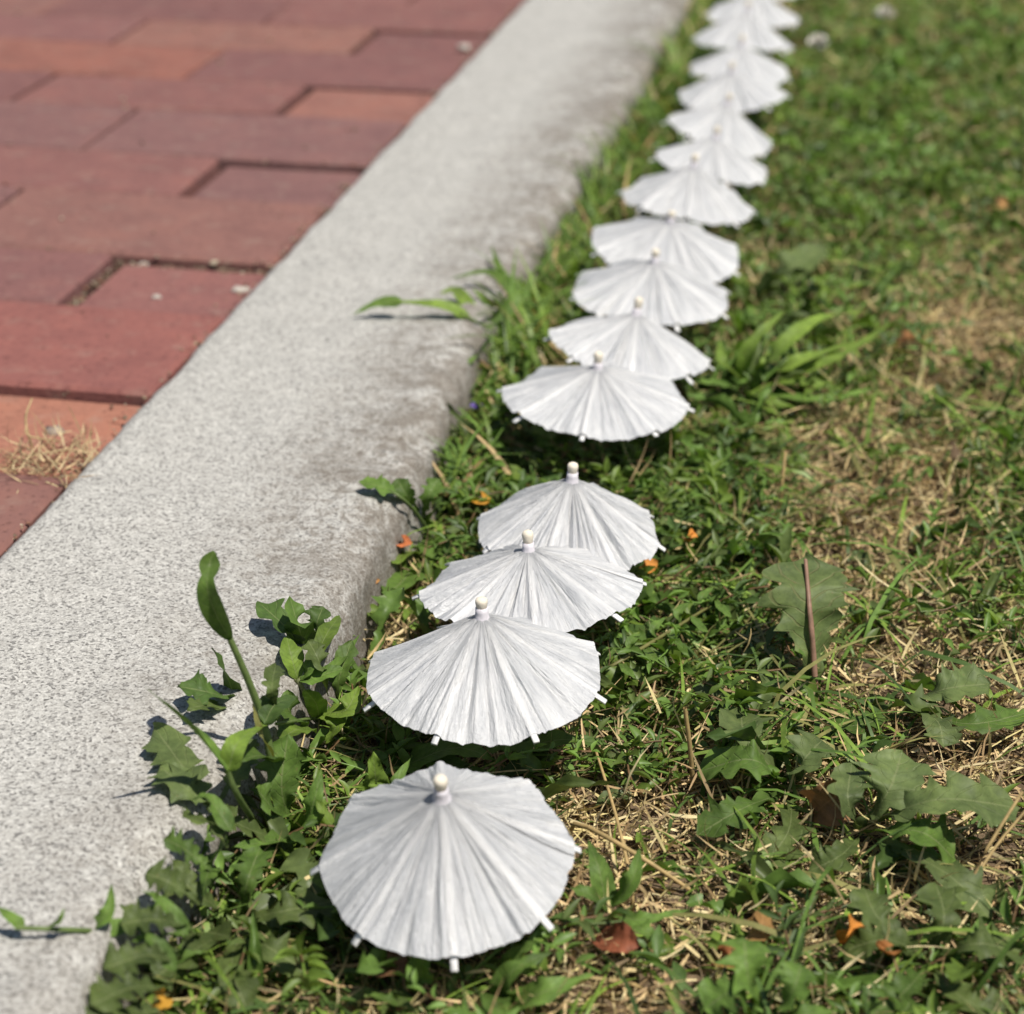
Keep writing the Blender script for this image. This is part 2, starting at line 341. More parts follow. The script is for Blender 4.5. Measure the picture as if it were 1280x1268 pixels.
# ------------------------------------------------------------------ paper umbrellas
def canopy_mesh(Rr, h, seed, ribang, famp=1.0):
    r = np.random.default_rng(seed); NA, NR = 560, 18
    th = np.linspace(0, 2*np.pi, NA, endpoint=False); rad = np.linspace(.03, 1, NR)
    def wrapd(a, b): return (a - b + np.pi) % (2*np.pi) - np.pi
    # accordion pleats: straight creases from knob to rim at uneven spacing
    cr = np.cumsum(.03 + r.gamma(1.6, .045, 300)); cr = cr[cr < 2*np.pi - .05]; am = r.uniform(.05, 1.0, len(cr))*np.where(r.random(len(cr)) < .22, 1, np.where(np.arange(len(cr)) % 2, 1, -1))
    fold = np.interp(th, np.concatenate([cr - 2*np.pi, cr, cr + 2*np.pi]), np.tile(am, 3))
    for _ in range(30):
        a = r.uniform(0, 2*np.pi); wd = r.uniform(.010, .03); fold += r.choice([-1, 1])*r.uniform(.2, .8)*np.maximum(0, 1 - np.abs(wrapd(th, a))/wd)
    fold2 = np.zeros((NR, NA))
    for _ in range(75):                       # short creases that do not run the whole way
        a = r.uniform(0, 2*np.pi); wd = r.uniform(.012, .06); c = r.uniform(.3, .95); l = r.uniform(.05, .22)
        fold2 += r.choice([-1, 1])*r.uniform(.3, 1)*np.maximum(0, 1 - np.abs(wrapd(th, a))/wd)[None]*np.exp(-((rad[:, None]-c)/l)**2)
    rimn = 1 + .012*np.sin(3*th + r.uniform(0, 6)) + .0015*r.standard_normal(NA)*(r.random(NA) < .2)
    for _ in range(9):
        a = r.uniform(0, 2*np.pi); rimn -= r.uniform(.004, .014)*(np.abs(wrapd(th, a)) < r.uniform(.02, .05))
    seg = (th - ribang) % (np.pi/4) / (np.pi/4)      # 0..1 between ribs
    scal = np.sin(seg*np.pi)
    rimn -= .035*scal**1.5
    RR = rad[:, None]*(1 + (rimn[None]-1)*rad[:, None]**4)*Rr
    Z = h*(1 - rad[:, None])**1.06 * np.ones((1, NA))
    Z -= .0022*scal[None]*rad[:, None]**1.4
    dist = np.minimum(seg, 1-seg)*(np.pi/4)*RR
    Z += .0011*np.exp(-(dist/.0016)**4)*np.minimum(1, rad[:, None]*6)
    Z += (famp*.0033*fold[None]*(rad[:, None]**.75)*(1 - .68*rad[:, None]**4) + .0019*fold2*rad[:, None]**.8)*np.clip((dist - .0008)/.0022, 0, 1)
    Z += r.uniform(.0006, .0022)*np.sin(2*th + r.uniform(0, 6))[None]*rad[:, None]**1.5 + r.uniform(.0, .0012)*np.sin(3*th + r.uniform(0, 6))[None]*rad[:, None]**2
    V = np.stack([RR*np.cos(th)[None], RR*np.sin(th)[None], Z], -1).reshape(-1, 3)
    uv = np.stack([np.tile(th/(2*np.pi), (NR, 1)), np.tile(rad[:, None], (1, NA))], -1).reshape(-1, 2)
    ribc = np.exp(-(dist/.0014)**4)*(rad[:, None] > .12); return np_mesh('canopy', V, grid_faces(NR, NA, True), col=np.repeat(ribc.reshape(-1, 1), 3, 1), uv=uv)
def knob_mesh():
    V, F = lathe([(.0001, -.0005), (.0021, -.0005), (.0023, .0025), (.0026, .0040), (.0026, .0056), (.0022, .0068), (.0013, .0075), (.0001, .0077)], 18); return np_mesh('knob', V, F)
def rib_mesh(Rr, h, ext):
    L = Rr + ext; n = 7; V = []
    for i in range(n):
        u = .004 + (L - .004)*i/(n-1); z = h*(1 - u/Rr) - .0003 if u < Rr else -(u - Rr)*(h/Rr)*.9 - .0003
        hw = .0011
        for (yy, zz) in ((-hw, .0003), (hw, .0003), (hw, -.0006), (-hw, -.0006)): V.append((u, yy, z + zz))
    F = list(grid_faces(n, 4, True)); F.append([(n-1)*4, (n-1)*4+1, (n-1)*4+2, (n-1)*4+3]); F.append([3, 2, 1, 0])
    return np_mesh('rib', V, np.array(F), smooth=False)
UMB = [ # rim centre px, py, width px, cone height / radius, tilt toward camera deg, roll deg (right side down +), rib angle
 (558, 1070, 320, .70, 14, -2, -86, 'at the row end beside the lobed kerb weeds'),
 (606, 844, 302, .57, 0, -2, -112, 'leaning over its neighbour, second from the weedy end of the row'),
 (663, 733, 280, .36, -4, -3, -88, 'flattened and wide, overlapped by another, third from the weedy row end'),
 (712, 661, 232, .60, 1, 2, -62, 'half closed and steeply pleated, above the orange dead leaf'),
 (745, 497, 236, .34, 1, 2, -100, 'flat and wide, wooden stick showing below, by violet flower'),
 (786, 438, 206, .47, -4, 10, -92, 'tipped down toward the bright crabgrass clump'),
 (814, 366, 200, .42, 4, 4, -75, 'seventh from the weedy row end, its knob against the next canopy'),
 (832, 312, 192, .40, 7, 7, -70, 'eighth from the weedy row end, beside the round leaf'),
 (860, 250, 166, .53, 2, 7, -95, 'ninth from the weedy row end'),
 (888, 205, 146, .46, 0, 9, -80, 'tenth from the weedy row end'),
 (898, 166, 136, .55, 2, 14, -85, 'eleventh from the weedy row end'),
 (915, 118, 134, .42, 4, -3, -100, 'twelfth from the weedy row end'),
 (924, 88, 126, .50, 0, 3, -70, 'thirteenth from the weedy row end'),
 (929, 52, 124, .62, -3, 5, -90, 'fourteenth from the weedy row end'),
 (941, 20, 116, .52, 0, 4, -85, 'fifteenth from the weedy row end'),
 (951, -14, 112, .5, 0, 0, -75, 'sixteenth from the weedy row end'),
 (960, -46, 108, .5, 1, 3, -95, 'last of the row, far from the lobed weeds'),
]
UMBP = []
def build_umbrellas():
    knob = knob_mesh()
    for n, (px, py, wd, hr, tl, rl, ra, lab) in enumerate(UMB):
        c = PZ(px, py, -.001 if n else -.004); d = ray(px, py); depth = (c - Vector((0, 0, CAM_H))).length*FPX/math.hypot(FPX, math.hypot(px-CXP, py-CYP))
        Rr = min(.0475, max(.039, .5*wd*depth/FPX)); h = hr*Rr
        rot = Matrix.Rotation(YAW, 3, 'Z') @ Matrix.Rotation(R(rl), 3, 'Y') @ Matrix.Rotation(R(tl), 3, 'X')
        ax = rot @ Vector((0, 0, 1))
        drop = (c.z - SOIL + .004)/ax.z; base = c - ax*drop
        e = empty('paper_umbrella', base, 'white paper cocktail umbrella ' + lab, 'umbrella', 'row of paper umbrellas stuck in the lawn edge')
        e.rotation_euler = rot.to_euler(); UMBP.append((base.x, base.y))
        zc = drop                                      # rim plane height in local frame
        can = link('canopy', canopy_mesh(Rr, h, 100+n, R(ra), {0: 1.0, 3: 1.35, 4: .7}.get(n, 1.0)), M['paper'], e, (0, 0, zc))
        rm = rib_mesh(Rr, h, .0023)
        rr = random.Random(n)
        for k in range(8):
            o = link('rib', rm, M['rib'], e, (0, 0, zc - .0011)); o.rotation_euler = (0, 0, R(ra) + k*math.pi/4); o.scale = (rr.uniform(.985, 1.02), 1, 1)
        V, F = tube([(0, 0, -.03), (0, 0, -.005), (0, 0, zc*.5), (0, 0, zc + h + .001)], [.0003, .0013, .0013, .0013], 8)
        link('stick', np_mesh('stick', V, F), M['stick'], e)
        V, F = lathe([(.0034, -.0022), (.0026, -.0008), (.0024, .0012), (.0023, .0030), (.0015, .0031)], 16)
        link('collar', np_mesh('collar', V, F), M['collar'], e, (0, 0, zc + h - .0002))
        kb = link('knob', knob, M['wood'], e, (0, 0, zc + h + .0020)); kb.scale = (.88, .88, rr.uniform(.6, .9))
        V, F = lathe([(.0014, 0), (.0032, 0), (.0034, .009), (.0014, .0095)], 14)
        link('runner', np_mesh('runner', V, F), M['collar'], e, (0, 0, zc + h*.15))
build_umbrellas()

# ------------------------------------------------------------------ leaves
GREEN = np.array((.114, .194, .040)); DKGREEN = np.array((.070, .120, .031)); OLIVE = np.array((.112, .156, .046)); BRIGHT = np.array((.195, .298, .050)); GREY = np.array((.118, .160, .056))
RIBP = np.array((.20, .23, .10)); RIBPINK = np.array((.30, .20, .12))
def wfun(kind, t, side, rd):
    if kind == 'blade': return min(1, (t*9)**.6 if t > 0 else 0)*(1 - t**2.2)**.9*(.75 + .25*math.sin(math.pi*min(1, t*1.6)))
    if kind == 'oval': return max(0, math.sin(math.pi*min(1, max(0, t**.85))))**.75
    if kind == 'heart': return 0.08 if t < .05 else max(0, (1 - ((t-.38)/.62)**2 if t > .38 else 1 - ((.38-t)/.36)**3))**.6
    if kind == 'folded': return max(.05, math.sin(math.pi*t**.8))*(1 if not .62 < t < .74 else .35)
    # dandelion
    env = .10 + .90*max(0, min(1, (t-.08)/.55))**.9
    if t > .80: env *= max(0, 1 - ((t-.80)/.20)**1.6)
    f = (t*(5.6 + 2*rd) + (.21 if side > 0 else 0) + rd) % 1.0
    tooth = 1 - .66*f**.8 if kind == 'dandelion' else 1 - .46*f**.8
    tooth *= 1 + .16*math.sin(t*31 + side*2 + rd*9)
    if t > .78: tooth = max(tooth, .8)
    return env*tooth
def leaf_mesh(pts, W, kind, col, rib=RIBP, roll=0, fold=.25, wave=.10, n=None, m=7, seed=0, origin=Vector()):
    rd = random.Random(seed); n = n or (46 if 'dandelion' in kind else 16)
    P = catmull(pts, n); V, UV, C = [], [], []; ph = rd.uniform(0, 6); rdv = rd.random()*.5
    for i, p in enumerate(P):
        t = i/(n-1); tan = (P[min(i+1, n-1)] - P[max(i-1, 0)]).normalized()
        up = Vector((.10, -.28, 1)).normalized() if roll < 500 else Vector((.12, -.90, .42))
        lat = tan.cross(up)
        if lat.length < .15: lat = tan.cross(Vector((0, -1, .25)))
        lat.normalize(); lat = Matrix.Rotation(R(roll if roll < 500 else roll - 1000), 3, tan) @ lat; nor = lat.cross(tan).normalized()
        for j in range(m):
            s = 2*j/(m-1) - 1; w = W*.5*wfun(kind, t, s, rdv)*abs(s)
            z = fold*w + wave*W*math.sin(t*13 + ph + s*1.5)*abs(s)**1.5*.6 + wave*W*.35*math.sin(t*29 + ph*2 - s*2)*abs(s)
            q = p + lat*w*(1 if s > 0 else -1) + nor*z - origin
            V.append(tuple(q)); UV.append(((s+1)/2, t)); C.append(tuple(col*(1 + .12*math.sin(t*7+ph))))
    return np_mesh('leaf', V, grid_faces(n, m), col=C, rib=rib, uv=UV)
def stem_mesh(pts, r0, r1, col, seg=6, n=10, origin=Vector()):
    P = catmull(pts, n); V, F = tube([p - origin for p in P], [r0 + (r1-r0)*i/(n-1) for i in range(n)], seg)
    return np_mesh('stem', V, F, col=np.array(col))
def at(x, y, mm, X=None):            # height above soil in mm or, with X, where the ray meets the upright plane x = X beside the kerb
    if X is None: return PZ(x, y, SOIL + mm*.001)
    d = ray(x, y); t = X/d.x; return Vector((X, d.y*t, CAM_H + d.z*t))
_pl = [0]
def plant(name, label, cat, leaves=(), stems=(), group=None):
    """leaves: (kind, [(px,py,height mm above soil)...], width mm, colour, roll[, rib colour, fold, wave])"""
    _pl[0] += 1
    f = (stems[0][0] if stems else leaves[0][1])[0]; b = at(*f)
    loc = Vector((b.x, b.y, b.z)); e = empty(name, loc, label, cat, group)
    for k, l in enumerate(leaves):
        kind, pp, W, col, roll = l[:5]; rib = l[5] if len(l) > 5 else RIBP; fold = l[6] if len(l) > 6 else .25; wave = l[7] if len(l) > 7 else .12
        link('leaf', leaf_mesh([at(*p) for p in pp], W*(.00082 if 'dandelion' in kind else .00092), kind, col, rib, roll, fold, wave, seed=_pl[0]*50+k, origin=loc), M['leaf'], e)
    for s in stems:
        pp, r0, r1, col = s
        link('stem', stem_mesh([at(*p) for p in pp], r0*.001, r1*.001, col, origin=loc), M['cover'], e)
    return e
PALE = np.array((.17, .24, .075)); YEL = np.array((.26, .25, .09)); PINK = np.array((.36, .215, .155))

# --- against and over the kerb
Kx = KR + .008
plant('grass_shoot', 'tall pale stemmed grass shoot with a folded leaf rising against the granite kerb', 'grass plant',
  [('oval', [(289, 802, 0, Kx-.009), (270, 768, 0, Kx-.011), (259, 735, 0, Kx-.012), (262, 708, 0, Kx-.012)], 8.6, GREEN*.9, 1000, RIBP, .35, .02), ('oval', [(260, 728, 0, Kx-.012), (262, 705, 0, Kx-.013), (267, 688, 0, Kx-.012)], 7.5, GREEN*.75, 1015, RIBP, .4, .02),
   ('blade', [(343, 950, 0, Kx+.002), (325, 915, 0, Kx), (316, 880, 0, Kx-.002)], 5, YEL, 0)],
  [([(350, 1030, 0), (340, 955, 0, Kx), (330, 905, 0, Kx-.002), (310, 850, 0, Kx-.005), (287, 798, 0, Kx-.009)], 1.7, 1.1, PALE)])
plant('grass_shoot', 'single long upright grass blade slanting from the kerb foot over the granite', 'grass plant',
  [('blade', [(285, 965, 0, Kx-.002), (240, 912, 0, Kx-.012), (180, 858, 0, Kx-.02)], 7.5, GREEN, 30, RIBP, .5, .04), ('blade', [(285, 965, 0, Kx-.002), (300, 925, 0, Kx), (350, 897, 0, Kx)], 9, BRIGHT*.9, 10)],
  [([(330, 1045, 0), (300, 1000, 0, Kx), (284, 964, 0, Kx-.002)], 1.2, 1.0, PALE*.8)])
plant('trailing_weed', 'leafy tangle of mixed small leaves clinging to the kerb face behind the forked weed', 'weed',
  [(k_, [(bx, by, 0, Kx), (mx, my, 0, Kx+.002), (tx, ty, 0, Kx+dx)], W_, c_, ro) for k_, bx, by, mx, my, tx, ty, dx, W_, c_, ro in [
   ('oval', 400, 905, 395, 880, 380, 862, .003, 9, GREEN*.9, 20), ('dandelion2', 420, 880, 425, 845, 440, 800, .004, 12, GREEN*.8, 0), ('dandelion2', 410, 870, 400, 830, 385, 800, -.004, 12, OLIVE*.9, 0),
   ('oval', 350, 960, 330, 945, 300, 950, -.002, 10, GREEN*.7, 0), ('dandelion', 385, 975, 410, 950, 440, 925, .006, 16, GREEN*1.1, 0), ('dandelion', 380, 985, 400, 1000, 435, 1015, .008, 15, GREEN*.8, 0),
   ('oval', 330, 905, 345, 880, 372, 872, .002, 11, DKGREEN, 0), ('oval', 350, 925, 372, 912, 395, 915, .004, 11, BRIGHT*.7, 0), ('dandelion2', 345, 900, 340, 860, 345, 830, -.003, 10, OLIVE*.8, 0),
   ('oval', 395, 820, 410, 790, 425, 770, .0, 8, BRIGHT*.6, 0), ('blade', 400, 850, 430, 820, 452, 790, .004, 5, GREEN, 0)]],
  [([(430, 935, 0), (405, 900, 0, Kx), (345, 905, 0, Kx)], .8, .6, PALE)])
plant('dandelion', 'grey green toothed weed leaves lying flat on the kerb top', 'weed',
  [('dandelion', [(265, 1015, 36), (240, 975, 44), (192, 908, 45)], 24, GREY*1.1, 0, RIBP, .1),
   ('dandelion2', [(270, 1010, 36), (232, 985, 45), (200, 958, 45)], 22, GREY*1.2, 10, RIBP, .05),
   ('dandelion', [(268, 1012, 34), (300, 960, 40), (300, 920, 46)], 20, GREY, 0),
   ('dandelion2', [(270, 1015, 32), (255, 1040, 30), (235, 1075, 24)], 15, GREEN, 0)])
plant('dandelion', 'curled dark weed leaves on the kerb arris casting a small black shadow', 'weed',
  [('dandelion2', [(385, 830, 20), (362, 790, 46), (322, 752, 51)], 17, DKGREEN*1.1, 10, RIBP, .35, .15),
   ('oval', [(388, 830, 22), (372, 780, 52), (362, 745, 60)], 12, GREEN*.9, 30),
   ('dandelion2', [(390, 835, 20), (395, 785, 46), (404, 758, 52)], 13, DKGREEN, 0)])
plant('dandelion', 'cupped weed leaf bunch on the kerb side just under the tall shoot', 'weed',
  [('dandelion2', [(318, 885, 26), (270, 868, 46), (222, 858, 51)], 17, DKGREEN*1.15, 0, RIBP, .3, .16),
   ('oval', [(300, 890, 30), (285, 850, 48), (265, 810, 62)], 9, DKGREEN, 40),
   ('dandelion2', [(318, 885, 26), (268, 882, 44), (235, 885, 50)], 14, OLIVE, 0)])
plant('branching_weed', 'weed with a pale forked stalk and upright oval leaves near the second umbrella', 'weed',
  [('oval', [(372, 850, 36), (364, 820, 44), (358, 795, 48)], 10, BRIGHT*.85, 15), ('oval', [(373, 851, 36), (400, 845, 38), (430, 835, 40)], 9, GREEN*1.2, 0),
   ('oval', [(374, 852, 34), (385, 838, 40), (390, 815, 46)], 6, GREEN, 0), ('oval', [(380, 910, 24), (362, 890, 34), (360, 862, 42)], 12, GREEN*.8, 20),
   ('blade', [(405, 890, 20), (420, 905, 22), (408, 930, 14)], 11, BRIGHT*.8, 0), ('oval', [(405, 890, 20), (432, 888, 26), (448, 858, 30)], 11, BRIGHT*.8, 0)],
  [([(418, 905, 0), (405, 890, 18), (385, 872, 28), (371, 848, 37)], 1.3, 1.0, (.30, .32, .16))])
plant('dandelion', 'broad smooth green weed leaves standing between the kerb and the end umbrella', 'weed',
  [('dandelion2', [(365, 1035, 8), (352, 985, 26), (360, 918, 42)], 21, GREEN*.95, 0), ('dandelion2', [(368, 1040, 8), (340, 1010, 24), (320, 985, 34)], 16, GREEN*.8, 0),
   ('blade', [(372, 1045, 8), (390, 1010, 24), (402, 960, 36)], 13, GREEN*1.25, 10), ('blade', [(372, 1045, 8), (345, 1050, 18), (290, 1060, 24)], 11, GREEN, 0),
   ('dandelion', [(372, 1048, 8), (320, 1040, 22), (272, 1015, 34)], 16, OLIVE*.9, 0)])
plant('dandelion', 'dusty olive toothed weed rosette at the kerb foot under fallen scraps', 'weed',
  [('dandelion', [(300, 1150, 6), (350, 1140, 20), (425, 1125, 14)], 22, OLIVE*.8, 0, RIBP, .1), ('dandelion', [(300, 1150, 6), (250, 1120, 24), (205, 1080, 32)], 18, OLIVE*.85, 0),
   ('dandelion', [(300, 1150, 6), (330, 1180, 16), (385, 1215, 12)], 21, OLIVE*.8, 0, RIBP, .1), ('dandelion', [(298, 1155, 6), (240, 1190, 20), (190, 1225, 18)], 18, OLIVE*.75, 0),
   ('dandelion', [(300, 1150, 6), (310, 1100, 22), (325, 1060, 24)], 18, GREEN*.75, 0), ('dandelion2', [(300, 1160, 6), (290, 1210, 14), (310, 1265, 10)], 18, OLIVE*.75, 0)])
plant('trailing_weed', 'thin trailing runner lying across the granite with narrow leaves', 'weed',
  [('blade', [(30, 1160, 46), (10, 1145, 50), (-10, 1130, 54)], 5, GREEN*1.1, 0), ('blade', [(112, 1162, 38), (135, 1140, 44), (140, 1105, 48)], 7, GREEN, 0),
   ('blade', [(60, 1162, 45), (75, 1150, 50), (80, 1135, 53)], 3.5, GREEN, 0), ('blade', [(120, 1165, 36), (180, 1150, 38), (222, 1100, 40)], 7, GREEN*1.15, 0), ('blade', [(118, 1168, 34), (90, 1200, 38), (85, 1208, 38)], 6, GREEN, 0)],
  [([(168, 1185, 0), (125, 1166, 36), (70, 1162, 45), (20, 1160, 47)], 1.0, .7, PALE*.9)])
plant('trailing_weed', 'low sprig with long narrow leaves at the kerb foot below the runner', 'weed',
  [('blade', [(200, 1215, 14), (150, 1200, 30), (88, 1212, 38)], 7, GREEN*1.1, 0), ('blade', [(200, 1215, 14), (230, 1195, 22), (255, 1190, 22)], 6, GREEN*.9, 0),
   ('blade', [(200, 1218, 12), (190, 1180, 26), (150, 1130, 40)], 7, GREEN, 0), ('blade', [(205, 1215, 12), (195, 1245, 18), (170, 1262, 18)], 6, BRIGHT*.7, 0)])
plant('dandelion', 'dense dark jagged weed mass overlapping the kerb base below the runner', 'weed',
  [(k_, [(bx, by, 0, Kx+.004), (mx, my, 0, Kx-.004), (tx, ty, 0, Kx+dx)], W_, c_, ro) for k_, bx, by, mx, my, tx, ty, dx, W_, c_, ro in [
   ('dandelion', 250, 1130, 215, 1105, 182, 1092, -.012, 19, OLIVE*.8, 0), ('dandelion', 240, 1160, 195, 1150, 150, 1155, -.014, 18, OLIVE*.75, 0), ('dandelion', 225, 1200, 180, 1195, 128, 1212, -.014, 19, OLIVE*.7, 0),
   ('dandelion', 215, 1235, 165, 1235, 112, 1258, -.012, 19, OLIVE*.75, 0), ('dandelion', 265, 1090, 235, 1065, 205, 1048, -.010, 16, GREEN*.7, 0), ('dandelion', 285, 1060, 262, 1030, 228, 1022, -.008, 15, OLIVE*.85, 0),
   ('dandelion2', 255, 1120, 262, 1085, 285, 1050, .004, 14, GREEN*.8, 0), ('dandelion', 230, 1180, 250, 1165, 290, 1172, .010, 16, OLIVE*.7, 0), ('dandelion', 220, 1225, 245, 1225, 285, 1240, .012, 17, GREEN*.65, 0),
   ('blade', 235, 1170, 205, 1130, 175, 1112, -.010, 6, GREEN, 0), ('blade', 220, 1215, 190, 1175, 160, 1178, -.012, 6, GREEN*.9, 0), ('dandelion', 205, 1262, 160, 1268, 100, 1290, -.012, 18, OLIVE*.75, 0), ('blade', 290, 1040, 262, 1000, 238, 1000, -.006, 7, GREEN*.9, 0)]])
# --- around the end umbrella
plant('broad_leaf_weed', 'two bright broad leaf tips poking up behind the end umbrella', 'weed',
  [('blade', [(478, 1010, 6), (470, 975, 24), (466, 938, 36)], 14, BRIGHT*.9, 10), ('blade', [(484, 1010, 6), (492, 985, 20), (515, 945, 28)], 9, GREEN*1.3, 0), ('blade', [(440, 1060, 4), (420, 1040, 18), (395, 1000, 28)], 13, BRIGHT*.7, 20)])
plant('broad_leaf_weed', 'wide strap leaves lying in the shade between the first two umbrellas', 'weed',
  [('blade', [(500, 960, 8), (570, 935, 22), (632, 955, 14)], 14, GREEN*.9, 0, RIBP, .15), ('blade', [(500, 965, 6), (560, 955, 14), (640, 985, 8)], 12, GREEN*.8, 0), ('blade', [(640, 940, 6), (700, 925, 16), (760, 930, 12)], 12, GREEN*.9, 0)])
plant('broad_leaf_weed', 'pair of broad pointed green leaves spreading out below the end umbrella', 'weed',
  [('blade', [(632, 1262, 6), (680, 1240, 18), (742, 1218, 20)], 14, GREEN*1.15, 0, RIBP, .2), ('blade', [(625, 1250, 6), (640, 1215, 20), (690, 1190, 24)], 11, GREEN*.9, 0),
   ('blade', [(618, 1240, 6), (622, 1262, 16), (640, 1290, 14)], 11, GREEN*.9, 0), ('blade', [(624, 1235, 4), (648, 1195, 18), (670, 1175, 24)], 10, GREEN*1.0, 0)])
plant('broad_leaf_weed', 'small upright oval leaf under the rim of the end umbrella', 'weed', [('oval', [(520, 1242, 4), (526, 1212, 18), (532, 1182, 28)], 10, GREEN*1.2, 0), ('blade', [(515, 1245, 4), (490, 1250, 12), (455, 1240, 12)], 7, GREEN*.8, 0)])
plant('trailing_weed', 'dark pointed leaves right of the end umbrella rim among straw', 'weed',
  [('blade', [(760, 1140, 8), (790, 1100, 24), (800, 1060, 28)], 10, GREEN, 0), ('blade', [(762, 1140, 8), (800, 1150, 18), (860, 1138, 16)], 9, GREEN*1.1, 0), ('blade', [(765, 1145, 6), (800, 1160, 18), (822, 1178, 14)], 12, GREEN, 0),
   ('blade', [(760, 1142, 8), (740, 1120, 20), (712, 1110, 22)], 11, GREEN*.9, 0), ('blade', [(760, 1142, 8), (748, 1085, 22), (735, 1050, 24)], 10, GREEN*.9, 0)],)
# --- up the kerb side
plant('crabgrass', 'arching crabgrass blades reaching over the kerb beside a sharp little shadow', 'grass plant',
  [('blade', [(590, 404, 40), (560, 384, 49), (520, 379, 51), (484, 377, 52)], 8.5, BRIGHT*.9, 1040, RIBP, .3, .03), ('blade', [(505, 379, 51), (472, 380, 50), (440, 394, 45)], 9, GREEN, 1035, RIBP, .3, .03),
   ('blade', [(610, 405, 34), (642, 372, 44), (612, 341, 51), (564, 348, 49)], 10, GREEN*.95, 1030, RIBP, .3, .04), ('blade', [(598, 405, 36), (572, 366, 47), (550, 366, 48)], 10, BRIGHT*.8, 1030, RIBP, .3, .04),
   ('blade', [(640, 410, 12), (628, 350, 40), (614, 306, 52)], 9, GREEN, 1000), ('blade', [(640, 410, 12), (655, 380, 30), (668, 335, 42)], 11, GREEN*.9, 1000), ('blade', [(640, 412, 12), (680, 385, 26), (692, 355, 34)], 10, BRIGHT*.7, 1000),
   ('oval', [(600, 412, 30), (590, 405, 36), (575, 410, 38)], 9, GREEN, 1020), ('blade', [(640, 412, 10), (612, 380, 40), (590, 360, 49)], 9, GREEN*1.1, 1010)],
  [([(648, 425, 0), (622, 412, 28), (600, 405, 38), (575, 392, 47)], 1.4, .9, PALE)])
plant('broad_leaf_weed', 'rounded bright leaf standing upright between kerb and seventh umbrella', 'weed', [('oval', [(702, 372, 4), (706, 345, 18), (720, 316, 30)], 15, BRIGHT*.85, 0, RIBP, .2), ('oval', [(702, 376, 4), (690, 350, 14), (668, 335, 20)], 9, GREEN*.7, 0)])
plant('trailing_weed', 'sprig of toothed leaves over the kerb arris beside the half closed umbrella', 'weed',
  [('dandelion2', [(522, 640, 26), (490, 614, 43), (447, 602, 47)], 14, GREEN*1.1, 0), ('dandelion2', [(525, 645, 20), (510, 622, 36), (495, 598, 43)], 13, GREEN*.8, 1010), ('dandelion2', [(528, 650, 18), (535, 622, 34), (548, 598, 40)], 12, GREEN*.9, 1000), ('blade', [(530, 660, 10), (545, 635, 24), (560, 628, 28)], 8, GREEN*.9, 0), ('blade', [(530, 665, 8), (535, 690, 12), (560, 705, 10)], 9, GREEN, 0)], [([(545, 690, 0), (530, 655, 20), (505, 625, 40), (480, 610, 44)], .9, .6, PALE*.8)])
plant('trailing_weed', 'small upright sprig by the kerb near the flat umbrella', 'weed',
  [('blade', [(572, 470, 26), (562, 455, 34), (552, 442, 38)], 5, GREEN*1.3, 0), ('blade', [(572, 470, 26), (585, 455, 34), (598, 442, 36)], 6, GREEN*1.2, 0), ('blade', [(570, 490, 18), (555, 475, 26), (545, 478, 28)], 5, GREEN, 0)],
  [([(585, 515, 0), (575, 490, 16), (572, 468, 27)], 1.0, .7, PALE)])
plant('broad_leaf_weed', 'pointed sunlit leaf in the shadow beneath the flat umbrella', 'weed', [('heart', [(618, 606, 4), (635, 596, 14), (656, 588, 16)], 14, BRIGHT*.7, 0), ('heart', [(765, 580, 4), (782, 568, 14), (795, 552, 16)], 11, GREEN*1.4, 0), ('oval', [(600, 600, 2), (650, 575, 10), (700, 582, 8)], 16, GREEN*.8, 0), ('oval', [(860, 640, 4), (850, 650, 14), (820, 655, 14)], 13, OLIVE, 0)])
plant('broad_leaf_weed', 'dull heart shaped leaves hugging the kerb under third umbrella', 'weed', [('heart', [(520, 700, 4), (505, 725, 14), (480, 745, 18)], 17, GREEN, 0), ('heart', [(525, 695, 4), (508, 690, 16), (490, 705, 22)], 12, BRIGHT*.7, 0), ('heart', [(540, 680, 4), (560, 690, 10), (575, 712, 8)], 13, GREEN*.9, 0)])
# --- lawn right of the row
plant('dandelion', 'upright dandelion leaf with a thick pink midrib, seen broadside', 'weed',
  [('dandelion2', [(1020, 862, 6), (1014, 800, 26), (1010, 745, 42), (1006, 695, 50)], 50, GREY*1.1, 0, RIBPINK, .10, .07)],
  [([(1020, 886, 0), (1017, 820, 21), (1012, 760, 39), (1007, 700, 50.8)], 1.5, .8, PINK)])
plant('dandelion', 'dandelion rosette with wide shallow lobed leaves around a brown curled dead leaf', 'weed',
  [('dandelion2', [(985, 985, 6), (940, 950, 26), (872, 965, 14)], 30, GREEN*.95, 0, RIBP, .1, .1), ('dandelion2', [(985, 982, 6), (935, 925, 26), (925, 888, 22)], 26, GREY*.95, 0), ('dandelion2', [(988, 985, 6), (1005, 950, 24), (1028, 925, 24)], 24, GREY, 0),
   ('dandelion', [(985, 990, 6), (930, 1010, 16), (870, 1045, 10)], 22, GREEN*.7, 0), ('dandelion', [(990, 990, 6), (985, 1040, 14), (950, 1085, 8)], 24, OLIVE*.8, 0)])
